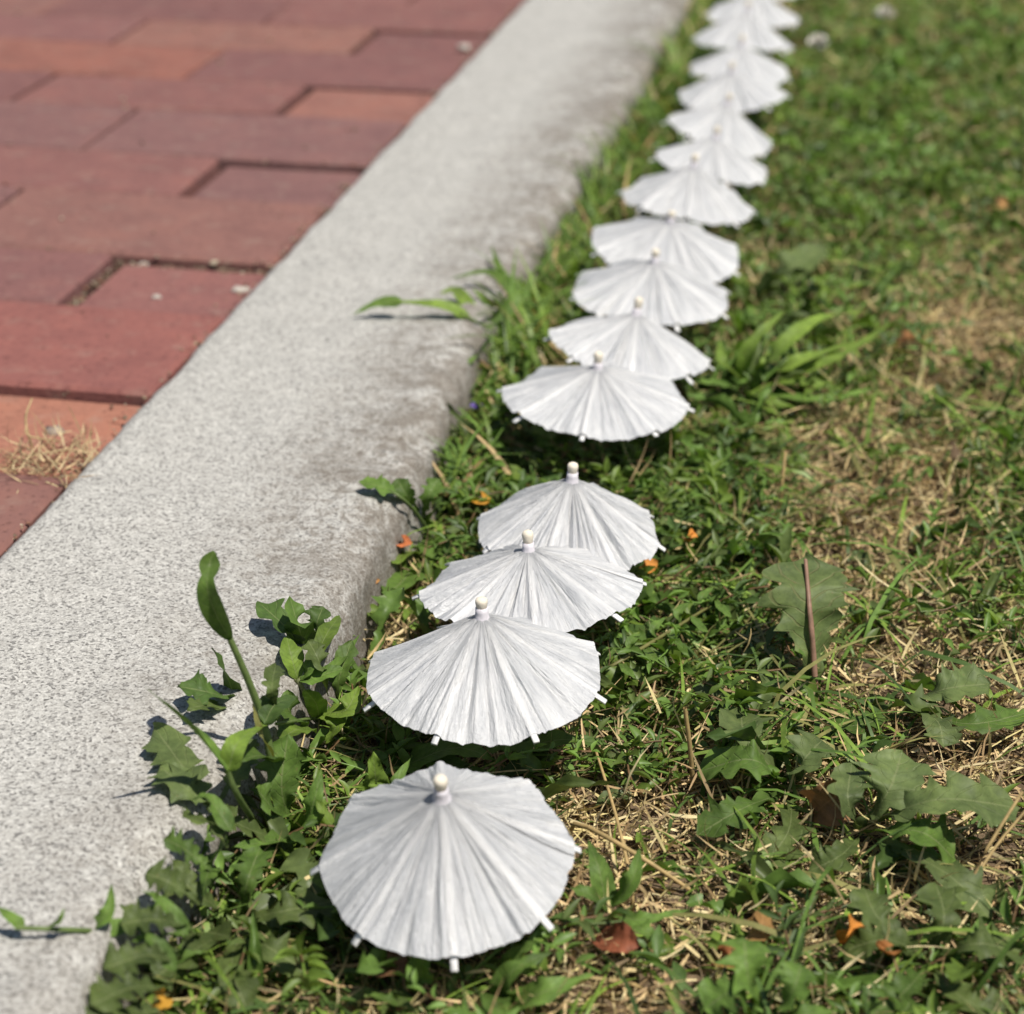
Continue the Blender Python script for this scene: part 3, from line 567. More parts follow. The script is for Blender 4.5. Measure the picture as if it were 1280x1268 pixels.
plant('dandelion', 'dandelion with broad rounded leaves catching the sun beside the straw patch', 'weed',
  [('dandelion2', [(1075, 1035, 8), (1110, 990, 26), (1128, 940, 32)], 34, GREY*1.15, 0, RIBP, .12, .1), ('dandelion2', [(1080, 1035, 8), (1170, 1000, 30), (1275, 1010, 22)], 30, GREY*1.1, 0, RIBP, .2, .12),
   ('dandelion2', [(1080, 1040, 8), (1150, 1040, 22), (1195, 1075, 10)], 26, GREEN*.9, 0), ('dandelion2', [(1075, 1040, 8), (1060, 1000, 24), (1065, 955, 28)], 20, GREY*.9, 0), ('dandelion', [(1075, 1045, 8), (1050, 1070, 16), (1010, 1090, 10)], 22, OLIVE*.85, 0), ('dandelion2', [(1085, 1045, 8), (1180, 1090, 16), (1240, 1150, 8)], 22, GREY, 0)])
plant('dandelion', 'notched weed leaves sprawling over straw above the sunlit broad dandelion', 'weed',
  [('dandelion2', [(1130, 885, 6), (1180, 862, 22), (1238, 855, 22)], 28, GREY*1.1, 0), ('dandelion', [(1130, 888, 6), (1170, 900, 20), (1180, 935, 16)], 22, GREY*.95, 0), ('dandelion', [(1128, 888, 6), (1080, 905, 14), (1028, 910, 8)], 20, GREEN*.75, 0), ('dandelion2', [(1135, 885, 6), (1210, 905, 16), (1290, 890, 14)], 18, GREEN*.8, 0)])
plant('dandelion', 'dandelion rosette of upright toothed leaves next to the orange petal', 'weed',
  [('dandelion', [(945, 1285, 4), (920, 1240, 24), (880, 1262, 18)], 24, GREEN*1.15, 0), ('dandelion', [(950, 1285, 4), (935, 1220, 28), (930, 1172, 34)], 24, GREEN*1.1, 0), ('dandelion', [(955, 1285, 4), (990, 1240, 24), (1002, 1205, 28)], 18, GREEN, 0), ('blade', [(958, 1285, 4), (1000, 1270, 18), (1060, 1262, 14)], 12, GREEN, 0)])
plant('dandelion', 'dusty dark toothed rosette at the straw edge below the broad dandelion', 'weed',
  [('dandelion', [(1160, 1200, 6), (1110, 1175, 18), (1050, 1190, 10)], 24, OLIVE*.75, 0), ('dandelion', [(1160, 1200, 6), (1180, 1150, 20), (1170, 1105, 22)], 22, OLIVE*.75, 0), ('dandelion', [(1165, 1200, 6), (1220, 1180, 18), (1275, 1190, 12)], 24, OLIVE*.8, 0),
   ('dandelion', [(1160, 1205, 6), (1130, 1240, 14), (1080, 1275, 8)], 24, GREEN*.75, 0), ('dandelion', [(1165, 1205, 6), (1200, 1245, 14), (1260, 1280, 8)], 22, OLIVE*.75, 0), ('dandelion2', [(1160, 1200, 6), (1100, 1150, 18), (1080, 1110, 20)], 18, OLIVE*.8, 0)])
plant('crabgrass', 'bright crabgrass clump with wide blades sprawling right beside the tipped umbrella', 'grass plant',
  [('blade', [(935, 480, 12), (970, 440, 37), (1020, 400, 47), (1075, 390, 42)], 13, BRIGHT, 0), ('blade', [(935, 482, 12), (1000, 450, 32), (1085, 425, 27)], 12, BRIGHT*.8, 0), ('blade', [(935, 485, 12), (1000, 478, 25), (1080, 492, 15)], 12, BRIGHT, 0),
   ('blade', [(935, 482, 12), (905, 455, 30), (900, 425, 37)], 13, BRIGHT*.8, 0), ('blade', [(930, 482, 12), (940, 430, 37), (985, 385, 50)], 12, BRIGHT*.9, 0), ('blade', [(935, 485, 12), (1020, 500, 22), (1110, 482, 20)], 10, GREEN*1.4, 0),
   ('blade', [(930, 485, 12), (960, 500, 22), (1010, 515, 15)], 9, BRIGHT*.8, 0), ('blade', [(935, 480, 12), (950, 460, 27), (975, 430, 35)], 10, BRIGHT*1.1, 0), ('blade', [(930, 480, 12), (890, 480, 25), (860, 470, 27)], 10, GREEN*1.2, 0), ('blade', [(940, 480, 12), (1040, 450, 30), (1120, 400, 35)], 10, BRIGHT*.8, 0)],
  [([(930, 486, 0), (960, 465, 25), (985, 448, 32)], 1.3, .9, PALE*1.2)])
plant('broad_leaf_weed', 'large rounded plantain leaf beside the eighth umbrella', 'weed', [('heart', [(962, 365, 6), (990, 335, 24), (1032, 310, 30)], 30, GREY*1.15, 0), ('oval', [(955, 368, 4), (930, 355, 16), (915, 338, 20)], 13, BRIGHT*.7, 0), ('oval', [(958, 370, 4), (945, 395, 16), (935, 405, 14)], 14, GREEN*1.3, 0)])
for k, (x, y, hx, hy, ht, wd, cc) in enumerate([(1195, 640, 1185, 560, 40, 3.2, DKGREEN), (1262, 560, 1240, 470, 44, 3, DKGREEN), (1215, 470, 1180, 415, 36, 2.6, DKGREEN), (1275, 500, 1262, 400, 46, 3.2, GREEN), (1240, 530, 1275, 440, 40, 3, DKGREEN)]):
    plant('grass_tuft', ['upright dark grass blade sprouting from straw by the right hand brown curl', 'tall dark grass blade pair at the straw patch rim', 'short dark blade leaning over pale bare straw', 'tall green grass blades behind the bare straw patch', 'dark blades crossing at the bare straw patch'][k], 'grass plant',
      [('blade', [(x, y, 0), ((x+hx)/2+6, (y+hy)/2, ht*.55), (hx, hy, ht)], wd, cc, 20, RIBP, .5, .02), ('blade', [(x+3, y, 0), (x+18, (y+hy)/2+12, ht*.5), (x+34, hy+30, ht*.8)], wd, cc*1.1, -20, RIBP, .5, .02)])
plant('trailing_weed', 'long yellowish runner with many small leaves beside the second umbrella', 'weed',
  [('oval', [(760+k*15, 836-k*9.5, 17), (760+k*15+(8 if k % 2 else -2), 836-k*9.5+(12 if k % 2 else -14), 22), (760+k*15+(20 if k % 2 else 12), 836-k*9.5+(22 if k % 2 else -26), 22)], 4.4, GREEN*(.9+.3*((k*7) % 5)/5), 0) for k in range(10)],
  [([(742, 850, 0), (760, 836, 17), (820, 800, 20), (900, 750, 14)], 1.1, .6, YEL*.8)])

# --- dead leaves, petals, flowers, stalks
DEADS = [((1015, 1020), (1038, 1000), (1062, 985), 17, (.30, .16, .075), 'brown curled dead leaf lying inside the wide lobed dandelion rosette', 'dead_leaf', 60),
 ((1058, 1182), (1066, 1162), (1064, 1146), 9, (.62, .24, .045), 'small orange petal stuck between dandelion leaves', 'petal', 40),
 ((930, 1175), (950, 1160), (955, 1135), 9, (.34, .19, .07), 'tan scrap of leaf near the yellow grass stub', 'dead_leaf', 20),
 ((895, 1205), (910, 1195), (915, 1180), 9, (.34, .13, .05), 'rust coloured leaf scrap beside upright toothed dandelion', 'dead_leaf', 30),
 ((745, 1170), (775, 1175), (800, 1182), 11, (.26, .085, .045), 'reddish brown dead leaf beside the end umbrella', 'dead_leaf', 30),
 ((790, 715), (806, 711), (822, 702), 8, (.55, .23, .05), 'orange dead leaf beneath the half closed umbrella rim', 'dead_leaf', 20),
 ((592, 632), (600, 626), (612, 622), 8, (.60, .29, .04), 'orange yellow petal by the kerb near half closed umbrella', 'petal', 20),
 ((496, 682), (504, 679), (511, 672), 7, (.52, .16, .06), 'small orange red berry like petal at the kerb foot', 'petal', 30),
 ((462, 738), (466, 730), (468, 722), 6, (.50, .24, .07), 'tiny tan petal on the kerb foot straw', 'petal', 10),
 ((246, 1080), (248, 1066), (252, 1052), 6, (.68, .34, .02), 'bright orange petal upright among kerb weeds', 'petal', 50),
 ((205, 1105), (222, 1092), (240, 1088), 10, (.30, .19, .11), 'dull tan leaf scrap leaning on the kerb foot', 'dead_leaf', 20),
 ((190, 1262), (200, 1254), (206, 1246), 8, (.58, .30, .04), 'orange leaf scrap below the low narrow sprig', 'petal', 20),
 ((862, 680), (864, 672), (866, 662), 6, (.60, .25, .05), 'small orange petal among runner weeds', 'petal', 40),
 ((1118, 1200), (1108, 1190), (1100, 1180), 8, (.42, .17, .05), 'rusty petal scrap on dusty dark rosette', 'petal', 20),
 ((1190, 590), (1194, 570), (1188, 552), 8, (.15, .10, .06), 'dark brown rolled leaf on straw', 'dead_leaf', 30),
 ((870, 128), (866, 122), (858, 116), 12, (.62, .30, .05), 'orange petal beside the twelfth umbrella', 'petal', 10),
 ((700, 300), (694, 294), (688, 286), 12, (.52, .23, .08), 'orange brown leaf at the kerb foot near ninth umbrella', 'dead_leaf', 20),
 ((575, 555), (590, 552), (600, 550), 8, (.46, .29, .14), 'pale tan leaf scrap at the kerb by the flat umbrella', 'dead_leaf', 10),
 ((470, 1215), (490, 1205), (510, 1200), 14, (.17, .09, .05), 'brown fallen leaf in the end umbrella shadow', 'dead_leaf', 10),
 ((1110, 440), (1140, 425), (1165, 432), 12, (.42, .20, .09), 'terracotta leaf scrap on bare straw patch', 'dead_leaf', 0),
 ((1240, 265), (1250, 258), (1258, 250), 10, (.42, .24, .10), 'tan leaf scrap in the blurred far lawn', 'dead_leaf', 10)]
for k, (a, b, c, W, col, lab, nm, roll) in enumerate(DEADS):
    g = lambda p, mm: at(p[0], p[1], mm)
    up_ = 9 if nm == 'petal' else 3
    pts = [g(a, 7), g(b, 14 + up_), g(c, 15 + up_)]; o0 = pts[0].copy(); o0.z = SOIL + .004; col = np.array(col)
    me = leaf_mesh(pts, W*.001, 'oval', col, col*1.3, roll, .45, .06 if nm == 'petal' else .18, seed=900+k, origin=o0)
    o = link(nm, me, M['dead'], None, o0); tag(o, lab, 'dead leaf' if nm == 'dead_leaf' else 'petal')
def flower(px, py, label, mat, r, ht, n):
    b = at(px, py, ht); e = empty('flower', Vector((b.x, b.y, SOIL)), label, 'flower'); q = random.Random(px)
    for k in range(n):
        d = Vector((q.gauss(0, 1), q.gauss(0, 1), abs(q.gauss(0, 1))+.2)).normalized(); c = Vector((0, 0, ht*.001))
        me = leaf_mesh([c, c + d*r*.6 + Vector((0, 0, r*.2)), c + d*r], r*.7, 'oval', np.array((.2, .12, .4)), roll=q.uniform(0, 180), n=6, m=3, seed=k)
        link('petal', me, mat, e)
    link('stem', stem_mesh([(0, 0, -.004), (.001, 0, ht*.0005), (0, 0, ht*.001)], .0006, .0005, PALE), M['cover'], e)
flower(596, 512, 'tiny violet flower beside the flat umbrella at the kerb', M['petal'], .0045, 22, 9)
flower(1022, 58, 'pale clover head in the blurred lawn near the fourteenth umbrella', M['clover'], .010, 40, 34)
flower(1106, 22, 'pale clover head in the blurred lawn away from the row', M['clover'], .010, 40, 34)
STALKS = [([(718, 1030, 14), (790, 1065, 20), (862, 1112, 8)], 1.0, 'long straw stalk lying on its slant right of the end umbrella'), ([(866, 978, 4), (862, 930, 22), (856, 885, 38)], 1.1, 'upright pale straw stub left of the wide dandelion rosette'),
 ([(1200, 1130, 6), (1235, 1060, 26), (1278, 990, 42)], .8, 'thin leaning straw stalk on the sunlit broad dandelion'), ([(1195, 1140, 8), (1240, 1065, 22), (1285, 1010, 34)], .7, 'second thin straw stalk crossing the sunlit broad dandelion'),
 ([(712, 1220, 2), (720, 1180, 14), (728, 1145, 24)], 1.0, 'short upright straw stalk beside the reddish dead leaf'), ([(974, 640, 4), (978, 600, 22), (982, 565, 34)], 1.2, 'pinkish dry stub standing in straw behind the pink midrib leaf'),
 ([(790, 1110, 10), (770, 1020, 16), (742, 930, 12)], .8, 'bent straw stalk running up beside the second umbrella'), ([(1130, 845, 8), (1180, 850, 8), (1240, 838, 8)], 1.0, 'level straw stalk above the notched weed'), ([(735, 1250, 3), (790, 1230, 6), (850, 1270, 4)], .9, 'straw stalk on the bare straw below the reddish dead leaf')]
for pp, r, lab in STALKS:
    pts = [at(*p) for p in pp]; o0 = pts[0].copy(); pts.insert(0, pts[0] + Vector((0, 0, -pp[0][2]*.001 - .002)))
    tag(link('straw_stalk', stem_mesh(pts, r*.001, r*.0007, (.46, .33, .15), origin=o0), M['straw'], None, o0), lab, 'straw')

# ------------------------------------------------------------------ scraps on the bricks
def rock(name, px, py, r, sq, mat, label, cat, seed, z=-.0055):
    b = PZ(px, py, z); bm = bmesh.new(); bmesh.ops.create_icosphere(bm, subdivisions=2, radius=1)
    for v in bm.verts:
        d = 1 + .55*noise.noise(v.co*1.6 + Vector((seed*3.1, 0, 0))); v.co = Vector((v.co.x*r*d*1.3, v.co.y*r*d, v.co.z*r*d*sq))
    for f in bm.faces: f.smooth = True
    me = bpy.data.meshes.new(name); bm.to_mesh(me); bm.free(); tag(link(name, me, mat, None, Vector((b.x, b.y, z + r*sq*.6))), label, cat)
rock('pebble', 68, 543, .0042, .55, M['stone'], 'grey brown pebble on the orange brick beside the straw pile', 'pebble', 1, -.0085)
rock('stone_chip', 196, 373, .0024, .5, M['chip'], 'small white stone chip in the middle of the sunken brick', 'stone chip', 2, -.0100)
rock('stone_chip', 300, 364, .0042, .4, M['chip'], 'white stone chip on the sunken brick against the kerb', 'stone chip', 3, -.0100)
rock('stone_chip', 290, 335, .0025, .7, M['chip'], 'cream crumb in the joint behind the sunken brick', 'stone chip', 4, -.012)
rock('stone_chip', 180, 333, .0025, .7, M['chip'], 'cream crumb at the sunken brick corner', 'stone chip', 5, -.012)
rock('stone_chip', 137, 489, .0020, .7, M['wood'], 'tan crumb in the joint beside the orange brick', 'stone chip', 6, -.006)
rock('stone_chip', 580, 62, .0045, .6, M['chip'], 'pale crumb against the far kerb', 'stone chip', 7, -.004)

# ------------------------------------------------------------------ scattered ground cover
def ribbon(n, bend, curl, w0=1.0, tip=True, vfold=0.0):
    """unit blade along +Y in the YZ plane, unit half width .5; returns V, F"""
    V = []; y = z = x = 0.0; a = 0.0; hh = 0.0
    for i in range(n+1):
        t = i/n; wd = .5*(1 - t**2.5 if tip else 1 - .3*t)*w0*(min(1, .6 + t*2))
        V += [(x - wd, y, z + vfold*wd), (x + wd, y, z + vfold*wd)]
        a += bend/n; hh += curl/n; y += math.cos(a)*math.cos(hh)/n; z += math.sin(a)/n; x += 0
    return np.array(V), np.array([(2*i, 2*i+1, 2*i+3, 2*i+2) for i in range(n)])
def scatter(V, F, Mx, T, C):
    k, n = len(T), len(V)
    P = np.einsum('kij,nj->kni', Mx, V) + T[:, None, :]
    FF = F[None] + (np.arange(k)*n)[:, None, None]
    return P.reshape(-1, 3), FF.reshape(-1, F.shape[1]), np.repeat(C, n, axis=0)
def rotm(yaw, pitch, roll):
    cy, sy, cp, sp, cr, sr = np.cos(yaw), np.sin(yaw), np.cos(pitch), np.sin(pitch), np.cos(roll), np.sin(roll)
    z, o = np.zeros_like(cy), np.ones_like(cy)
    Rz = np.stack([np.stack([cy, -sy, z], -1), np.stack([sy, cy, z], -1), np.stack([z, z, o], -1)], 1)
    Rx = np.stack([np.stack([o, z, z], -1), np.stack([z, cp, -sp], -1), np.stack([z, sp, cp], -1)], 1)
    Ry = np.stack([np.stack([cr, z, sr], -1), np.stack([z, o, z], -1), np.stack([-sr, z, cr], -1)], 1)
    return Rz @ Rx @ Ry
def join(parts):
    V, F, C, o = [], [], [], 0
    for v, f, c in parts: V.append(v); F.append(f + o); C.append(c); o += len(v)
    return np.concatenate(V), np.concatenate(F), np.concatenate(C)
GB = [(820,800,120,150,.6),(860,560,120,70,.5),(980,450,130,60,.3),(1080,250,260,140,.34),(1050,90,260,110,.16),(300,950,120,200,.45),(300,1180,200,100,.4),(560,1010,150,80,.4),(560,1230,160,60,.3),
      (680,380,70,60,.3),(600,600,60,80,.35),(640,450,60,60,.35),(760,140,60,90,.45),(1265,640,50,110,.35),(1200,760,80,40,.2),(1000,1230,200,60,.3),(980,950,120,70,.3),(700,650,140,100,.4),(1260,1180,80,80,.2),(930,700,60,80,.3)]
SB = [(1180,430,80,36,-.8),(1050,600,120,40,-.10),(990,690,80,40,-.12),(1130,820,80,40,-.18),(1230,930,80,60,-.9),(790,1215,75,55,-1.0),(850,1010,90,60,-.45),(480,770,40,45,-1.0),(600,545,50,28,-1.0),(712,285,36,60,-.9),
      (1200,1100,80,60,-.5),(1225,310,70,40,-.12),(700,1060,50,80,-.3),(1180,640,60,50,-.2)]
def green(px, py):
    g = np.full_like(px, .21)
    for x, y, a, b, w_ in GB + SB: g += w_*np.exp(-((px-x)/a)**2 - ((py-y)/b)**2)
    return np.clip(g, .02, 1)
def lawn_pts(n, use_green, power=1.0, x1=.42, y1=2.75, clump=0):
    out = []; got = 0; n = int(n*1.16)
    while got < n:
        X = rng.uniform(KR - .002, x1, n*2); Y = rng.uniform(.36, y1, n*2)
        keep = X > KR + np.interp(Y, edge_y, edge_d) + .001
        px, py = proj(X, Y, np.full_like(X, SOIL))
        inn = (px > -120) & (px < 1400) & (py > -90) & (py < 1400)
        keep &= inn | (rng.random(len(X)) < .42)
        if use_green:
            g = green(px, py) + .35*np.exp(-((X - KR)/.022)**2)
            nz = np.array([noise.noise((a*28, b*28, 9.0)) + .6*noise.noise((a*75, b*75, 3.0)) for a, b in zip(X, Y)]) if clump else 0
            keep &= rng.random(len(X)) < np.clip(g*(1 + clump*nz), 0, 1)**power
        X, Y = X[keep], Y[keep]; out.append(np.stack([X, Y], -1)); got += len(X)
    P = np.concatenate(out)[:n]; Z = np.array([soil_z(a, b) for a, b in P]); return P[:, 0], P[:, 1], Z
def build_straw():
    parts = []
    for n, (bend, ln, lift, hh) in {9000: (.5, (.014, .030), .28, .008), 42000: (.2, (.005, .016), .18, .005), 32000: (-.6, (.006, .016), .35, .006), 14000: (1.6, (.008, .018), .25, .007), 22000: (.9, (.010, .026), .40, .015), 12000: (-.3, (.008, .020), .55, .016)}.items():
        V, F = ribbon(3, bend, 0, 1.0)
        X, Y, Z = lawn_pts(n, False); k = len(X)
        px, py = proj(X, Y, Z); g = green(px, py)
        if hh > .01:                                   # loose top layer lies on the open patches
            kp = rng.random(k) > g*.95; X, Y, Z = X[kp], Y[kp], Z[kp]; k = len(X)
        L = rng.uniform(*ln, k); W = rng.uniform(.0006, .0014, k)
        Mx = rotm(rng.uniform(0, 6.283, k), rng.normal(.05, lift, k), rng.uniform(-1.2, 1.2, k)) * np.stack([W, L, L], -1)[:, None, :]
        T = np.stack([X, Y, Z + .001 + rng.random(k)**1.5*hh], -1)
        base = np.array([(.60, .48, .25), (.68, .57, .33), (.53, .40, .20), (.40, .27, .14), (.66, .55, .26), (.56, .41, .22), (.28, .20, .11)])[rng.integers(0, 7, k)]
        C = base*rng.uniform(.7, 1.2, k)[:, None]
        parts.append(scatter(V, F, Mx, T, C))
    V, F, C = join(parts); tag(link('dry_grass', np_mesh('dry_grass', V, F, col=C), M['straw']), 'thatch of dry tan straw between the green weeds', 'dry grass', kind='stuff')
def build_grass():
    parts = []
    for n, (bend, ln, wd, pit) in {6200: (-1.2, (.016, .042), (.0010, .0020), .95), 5200: (-.5, (.014, .032), (.0009, .0018), .6), 4200: (-1.9, (.025, .058), (.0013, .0026), 1.1), 1500: (-1.1, (.045, .085), (.0014, .0026), .55)}.items():
        V, F = ribbon(5, bend, 0, 1.0, True, .5)
        X, Y, Z = lawn_pts(n, True, 1.0, clump=.9); k = len(X)
        L = rng.uniform(*ln, k); W = rng.uniform(*wd, k)
        near = np.min(np.hypot(X[:, None] - np.array(UMBP)[None, :, 0], Y[:, None] - np.array(UMBP)[None, :, 1]), axis=1)
        L = np.where(near < .045 + L*.55, np.minimum(L, .026), L)                    # nothing tall grows through the paper
        Mx = rotm(rng.uniform(0, 6.283, k), rng.normal(pit, .3, k), rng.normal(0, .4, k)) * np.stack([W, L, L], -1)[:, None, :]
        T = np.stack([X, Y, Z - .001], -1)
        base = np.array([GREEN, BRIGHT*.9, DKGREEN, GREEN*1.2, BRIGHT, YEL*.9])[rng.integers(0, 6, k)]
        far = np.clip((Y - 1.05)/.5, 0, 1)[:, None]                      # the far turf is a yellower, drier grass
        parts.append(scatter(V, F, Mx, T, (base*(1 - .28*far) + np.array((.24, .31, .08))*.28*far)*rng.uniform(.7, 1.25, k)[:, None]))
    for n, bend, ln, pit, dry in ((2300, -1.0, (.030, .062), 1.15, 0), (1500, -1.5, (.04, .075), 1.25, 0), (1100, -.9, (.025, .058), 1.1, 1)):   # fringe left uncut along the kerb
        V, F = ribbon(5, bend, 0, 1.0, True, .5); Y = rng.uniform(.85, 2.75, n); X = KR + np.interp(Y, edge_y, edge_d) + .003 + np.abs(rng.normal(0, .011, n)); k = n
        cl = np.array([noise.noise((b*11, 2.0, 5.0)) for b in Y]); L = rng.uniform(*ln, k)*(1 + .7*cl)*np.clip((Y - .55)/.5, .55, 1); W = rng.uniform(.0012, .0036, k)
        Mx = rotm(rng.normal(1.57, 1.3, k), rng.normal(pit, .3, k), rng.normal(0, .4, k)) * np.stack([W, L, L], -1)[:, None, :]
        base = np.array([(.50, .36, .19), (.36, .22, .11), (.58, .46, .25)])[rng.integers(0, 3, k)] if dry else np.array([GREEN, BRIGHT, BRIGHT*.8, GREEN*1.2])[rng.integers(0, 4, k)]
        parts.append(scatter(V, F, Mx, np.stack([X, Y, np.full(k, SOIL)], -1), base*rng.uniform(.7, 1.2, k)[:, None]))
    V, F, C = join(parts); tag(link('grass', np_mesh('grass', V, F, col=C), M['cover']), 'short green grass blades growing through the straw', 'grass', kind='stuff')
def build_cover():
    # prostrate weed: runners with alternate narrow oval leaves
    X, Y, Z = lawn_pts(1600, True, 1.3, clump=1.7)
    lp, lyaw, lpit, lroll, ll, lw, lc = [], [], [], [], [], [], []; segA, segB, segC = [], [], []
    q = random.Random(3)
    for x, y, z in zip(X, Y, Z):
        hd = q.uniform(0, 6.283); L = q.uniform(.025, .065); top = q.uniform(.006, .024); nl = max(5, int(L/.0048)); turn = q.uniform(-1.2, 1.2)
        tone = [GREEN, GREEN*1.15, DKGREEN*1.1, BRIGHT*.62, OLIVE][q.randrange(5)]*q.uniform(.75, 1.2); szl = q.uniform(.008, .014); tone = tone*(1 + .35*min(1, max(0, (y - 1.05)/.5)))
        p = Vector((x, y, z)); prev = p.copy()
        for i in range(nl):
            t = (i+1)/nl; hd2 = hd + turn*t
            p = Vector((prev.x + math.cos(hd2)*L/nl, prev.y + math.sin(hd2)*L/nl, z + top*math.sin(min(1.0, t*1.25)*math.pi*.62) + .002))
            if p.x < KR + .002: p.z = max(p.z, z + .012 + (KR - p.x)*.8)
            if p.x < KR - .012: break
            segA.append(tuple(prev)); segB.append(tuple(p)); segC.append(tone*1.3 if q.random() < .6 else np.array((.20, .12, .06)))
            for s in ((1, -1) if q.random() < .25 else ((1 if i % 2 else -1),)):
                lp.append(tuple(p)); lyaw.append(hd2 - math.pi/2 + s*q.uniform(.45, 1.15)); lpit.append(q.gauss(.35, .35)); lroll.append(q.gauss(0, .45))
                f = szl*q.uniform(.7, 1.25)*(1 - .35*t); ll.append(f); lw.append(f*q.uniform(.26, .42)); lc.append(tone*q.uniform(.85, 1.2))
            prev = p
    prof = [(0, .10), (.18, .62), (.42, 1.0), (.7, .72), (1, .03)]
    V = np.array([(s*w_*.5, t, (.16*w_ if s else 0) + .10*math.sin(t*3.0)*.6) for t, w_ in prof for s in (-1, 0, 1)]); F = grid_faces(5, 3)
    lp = np.array(lp); k = len(lp); Mx = rotm(np.array(lyaw), np.array(lpit), np.array(lroll)) * np.stack([lw, ll, ll], -1)[:, None, :]
    leafs = scatter(V, F, Mx, lp, np.array(lc))
    A, B = np.array(segA), np.array(segB); d = B - A; l = np.linalg.norm(d, axis=1, keepdims=True); d /= l
    u = np.cross(d, np.array((.2, .1, 1.0))); u /= np.linalg.norm(u, axis=1, keepdims=True); v = np.cross(d, u); r = .0005
    ring = [u*math.cos(a)*r + v*math.sin(a)*r for a in (0, 2.094, 4.189)]
    SV = np.stack([A + g for g in ring] + [B + g for g in ring], 1).reshape(-1, 3); SF = (np.array([(0, 1, 4, 3), (1, 2, 5, 4), (2, 0, 3, 5)])[None] + (np.arange(len(A))*6)[:, None, None]).reshape(-1, 4)
    V, F, C = join([leafs, (SV, SF, np.repeat(np.array(segC), 6, axis=0))])
    tag(link('ground_cover', np_mesh('ground_cover', V, F, col=C), M['cover']), 'low runner weeds with small narrow green leaves spreading over the lawn', 'ground cover', kind='stuff')
def build_weed_leaves():
    # loose broader weed leaves that fill the lawn between the larger plants
    parts = []
    for kind, n, ln, asp in (('oval', 520, (.010, .022), .42), ('dandelion', 300, (.020, .042), .36), ('blade', 620, (.025, .055), .14), ('heart', 260, (.008, .016), .8)):
        nn, m = (22, 5) if 'dand' in kind else (9, 5); V = []
        for i in range(nn):
            t = i/(nn-1)
            for j in range(m):
                s = 2*j/(m-1)-1; w_ = .5*wfun(kind, t, s, .2)*abs(s)
                V.append((math.copysign(w_, s) if s else 0, t - .12*t*t, .25*w_ + .20*math.sin(t*2.6) + .06*math.sin(t*14 + s)*abs(s)))
        V = np.array(V); F = grid_faces(nn, m)
        X, Y, Z = lawn_pts(n, True, 1.2, clump=1.0); k = len(X); L = rng.uniform(*ln, k); W = L*asp*rng.uniform(.75, 1.2, k)
        Mx = rotm(rng.uniform(0, 6.283, k), rng.normal(.30, .3, k), rng.normal(0, .3, k)) * np.stack([W, L, L], -1)[:, None, :]
        base = np.array([GREEN, OLIVE, GREY, DKGREEN, GREEN*1.25, BRIGHT*.7])[rng.integers(0, 6, k)]
        parts.append(scatter(V, F, Mx, np.stack([X, Y, Z + .003], -1), base*rng.uniform(.75, 1.15, k)[:, None]))
    V, F, C = join(parts); tag(link('weed_leaves', np_mesh('weed_leaves', V, F, col=C), M['cover']), 'mixed low weed leaves filling the lawn', 'ground cover', kind='stuff')
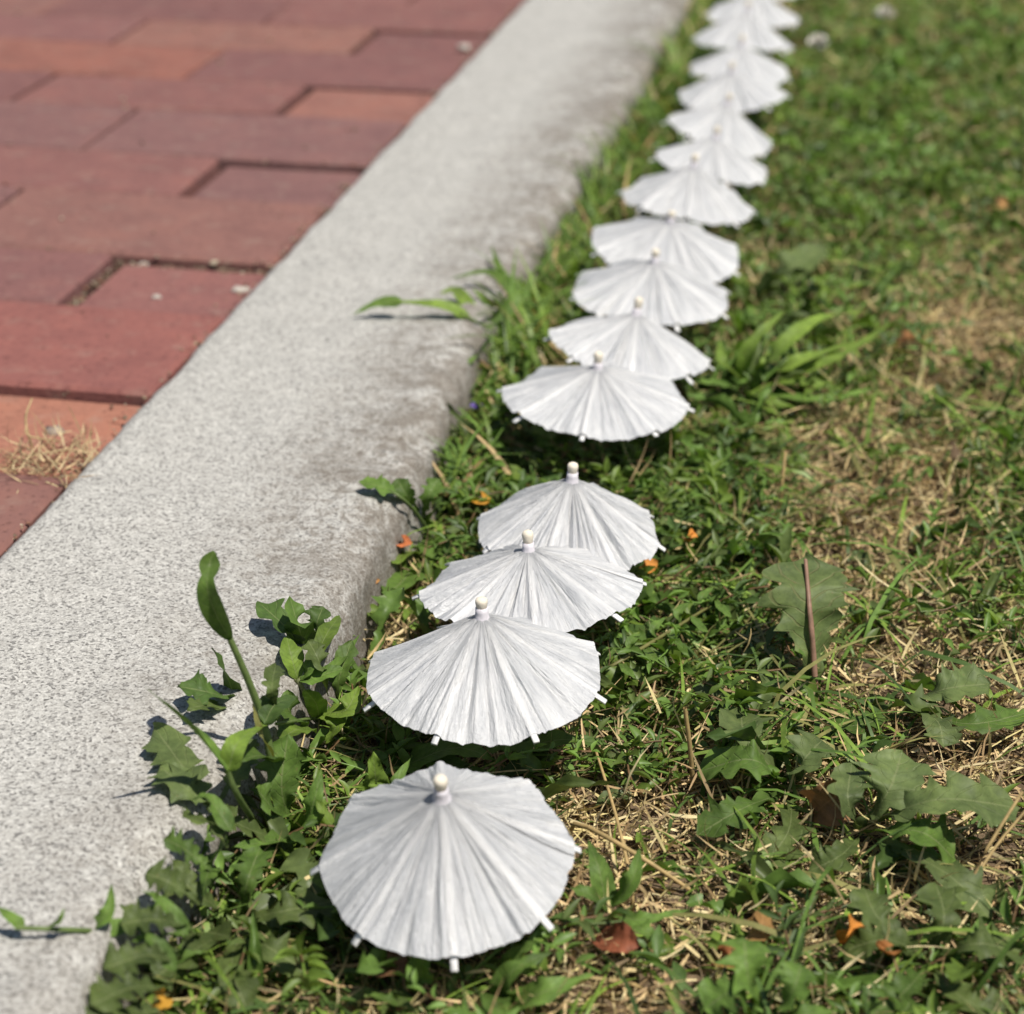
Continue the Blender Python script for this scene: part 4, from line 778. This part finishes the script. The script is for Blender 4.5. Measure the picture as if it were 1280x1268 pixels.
def build_straw_pile():
    V, F = ribbon(4, 1.1, 0, 1.0); V2, F2 = ribbon(4, -.5, 0, 1.0); parts = []
    for (VV, FF, n) in ((V, F, 110), (V2, F2, 120)):
        c = []
        while len(c) < n:
            px, py = rng.uniform(-60, 140), rng.uniform(545, 625)
            if rng.random() < math.exp(-((px-60+(py-585)*.9)/65)**2 - ((py-585)/24)**2): c.append(tuple(PZ(px, py, -.006)))
        T = np.array(c); k = n; T[:, 2] += rng.random(k)*.006; T[:, 0] = np.minimum(T[:, 0], KL - .002)
        L = rng.uniform(.008, .022, k); W = rng.uniform(.0005, .0010, k)
        Mx = rotm(rng.uniform(0, 6.283, k), rng.normal(.15, .35, k), rng.uniform(-1, 1, k)) * np.stack([W, L, L], -1)[:, None, :]
        C = np.array([(.50, .38, .22), (.56, .45, .27), (.36, .25, .14)])[rng.integers(0, 3, k)]*rng.uniform(.8, 1.2, k)[:, None]
        parts.append(scatter(VV, FF, Mx, T, C))
    V, F, C = join(parts); tag(link('dry_grass', np_mesh('straw_pile', V, F, col=C), M['straw']), 'small heap of dry straw on the bricks against the kerb', 'dry grass', kind='stuff')
    o0 = PZ(40, 560, -.006); pts = [o0, PZ(32, 525, .008), PZ(40, 498, .016)]
    e = empty('dry_twig', o0, 'forked dry straw twig standing on the brick behind the straw heap', 'straw')
    link('stem', stem_mesh(pts, .0007, .0004, (.50, .37, .20), origin=o0), M['straw'], e)
    link('stem', stem_mesh([PZ(33, 530, .007), PZ(36, 545, .004), PZ(75, 552, -.001)], .0005, .0004, (.50, .37, .20), origin=o0), M['straw'], e)
def build_grit():
    V = np.array([(1, 0, 0), (-.9, .2, 0), (0, 1, 0), (.1, -1, 0), (0, 0, .8), (.1, 0, -.8)], float)
    F = np.array([(0, 2, 4), (2, 1, 4), (1, 3, 4), (3, 0, 4), (2, 0, 5), (1, 2, 5), (3, 1, 5), (0, 3, 5)])
    yy = np.array([.900, 1.0150, 1.152, 1.258, 1.396, 1.503, 1.640, 1.752, 1.877, 1.990, 2.112])*S*1.0085; P = []
    for _ in range(900): P.append((rng.uniform(-.95, KL - .002), rng.choice(yy) + rng.normal(0, .0022), -.0065 + rng.uniform(-.002, .002)))
    for _ in range(700): P.append((KL - abs(rng.normal(0, .004)) - .0008, rng.uniform(.55, 2.4), -.004 + rng.uniform(-.002, .0015)))
    for _ in range(260): P.append((KL - U*.945 + abs(rng.normal(0, .004)) - .002, rng.uniform(1.152, 1.262)*S*1.0085, -.0105 + rng.uniform(-.002, .001)))
    for _ in range(260): P.append((rng.uniform(KL - U, KL - .002), 1.258*S*1.0085 - abs(rng.normal(0, .004)), -.0105 + rng.uniform(-.002, .001)))
    for _ in range(420): P.append((rng.uniform(-.95, KL), rng.uniform(.7, 2.2), -.0028))
    T = np.array(P); k = len(T); r = rng.gamma(2.2, .00032, k)
    Mx = rotm(rng.uniform(0, 6.28, k), rng.uniform(-.5, .5, k), rng.uniform(-.5, .5, k)) * np.stack([r*rng.uniform(.8, 1.9, k), r, r*.7], -1)[:, None, :]
    C = np.array([(.36, .28, .19), (.22, .16, .11), (.45, .38, .29), (.14, .10, .07), (.30, .15, .10)])[rng.integers(0, 5, k)]
    V, F, C = scatter(V, F, Mx, T, C); tag(link('grit', np_mesh('grit', V, F, smooth=False, col=C), M['straw']), 'sand and crumbs caught in the brick joints along the kerb', 'grit', kind='stuff')
build_grit(); build_straw(); build_grass(); build_cover(); build_weed_leaves(); build_straw_pile()
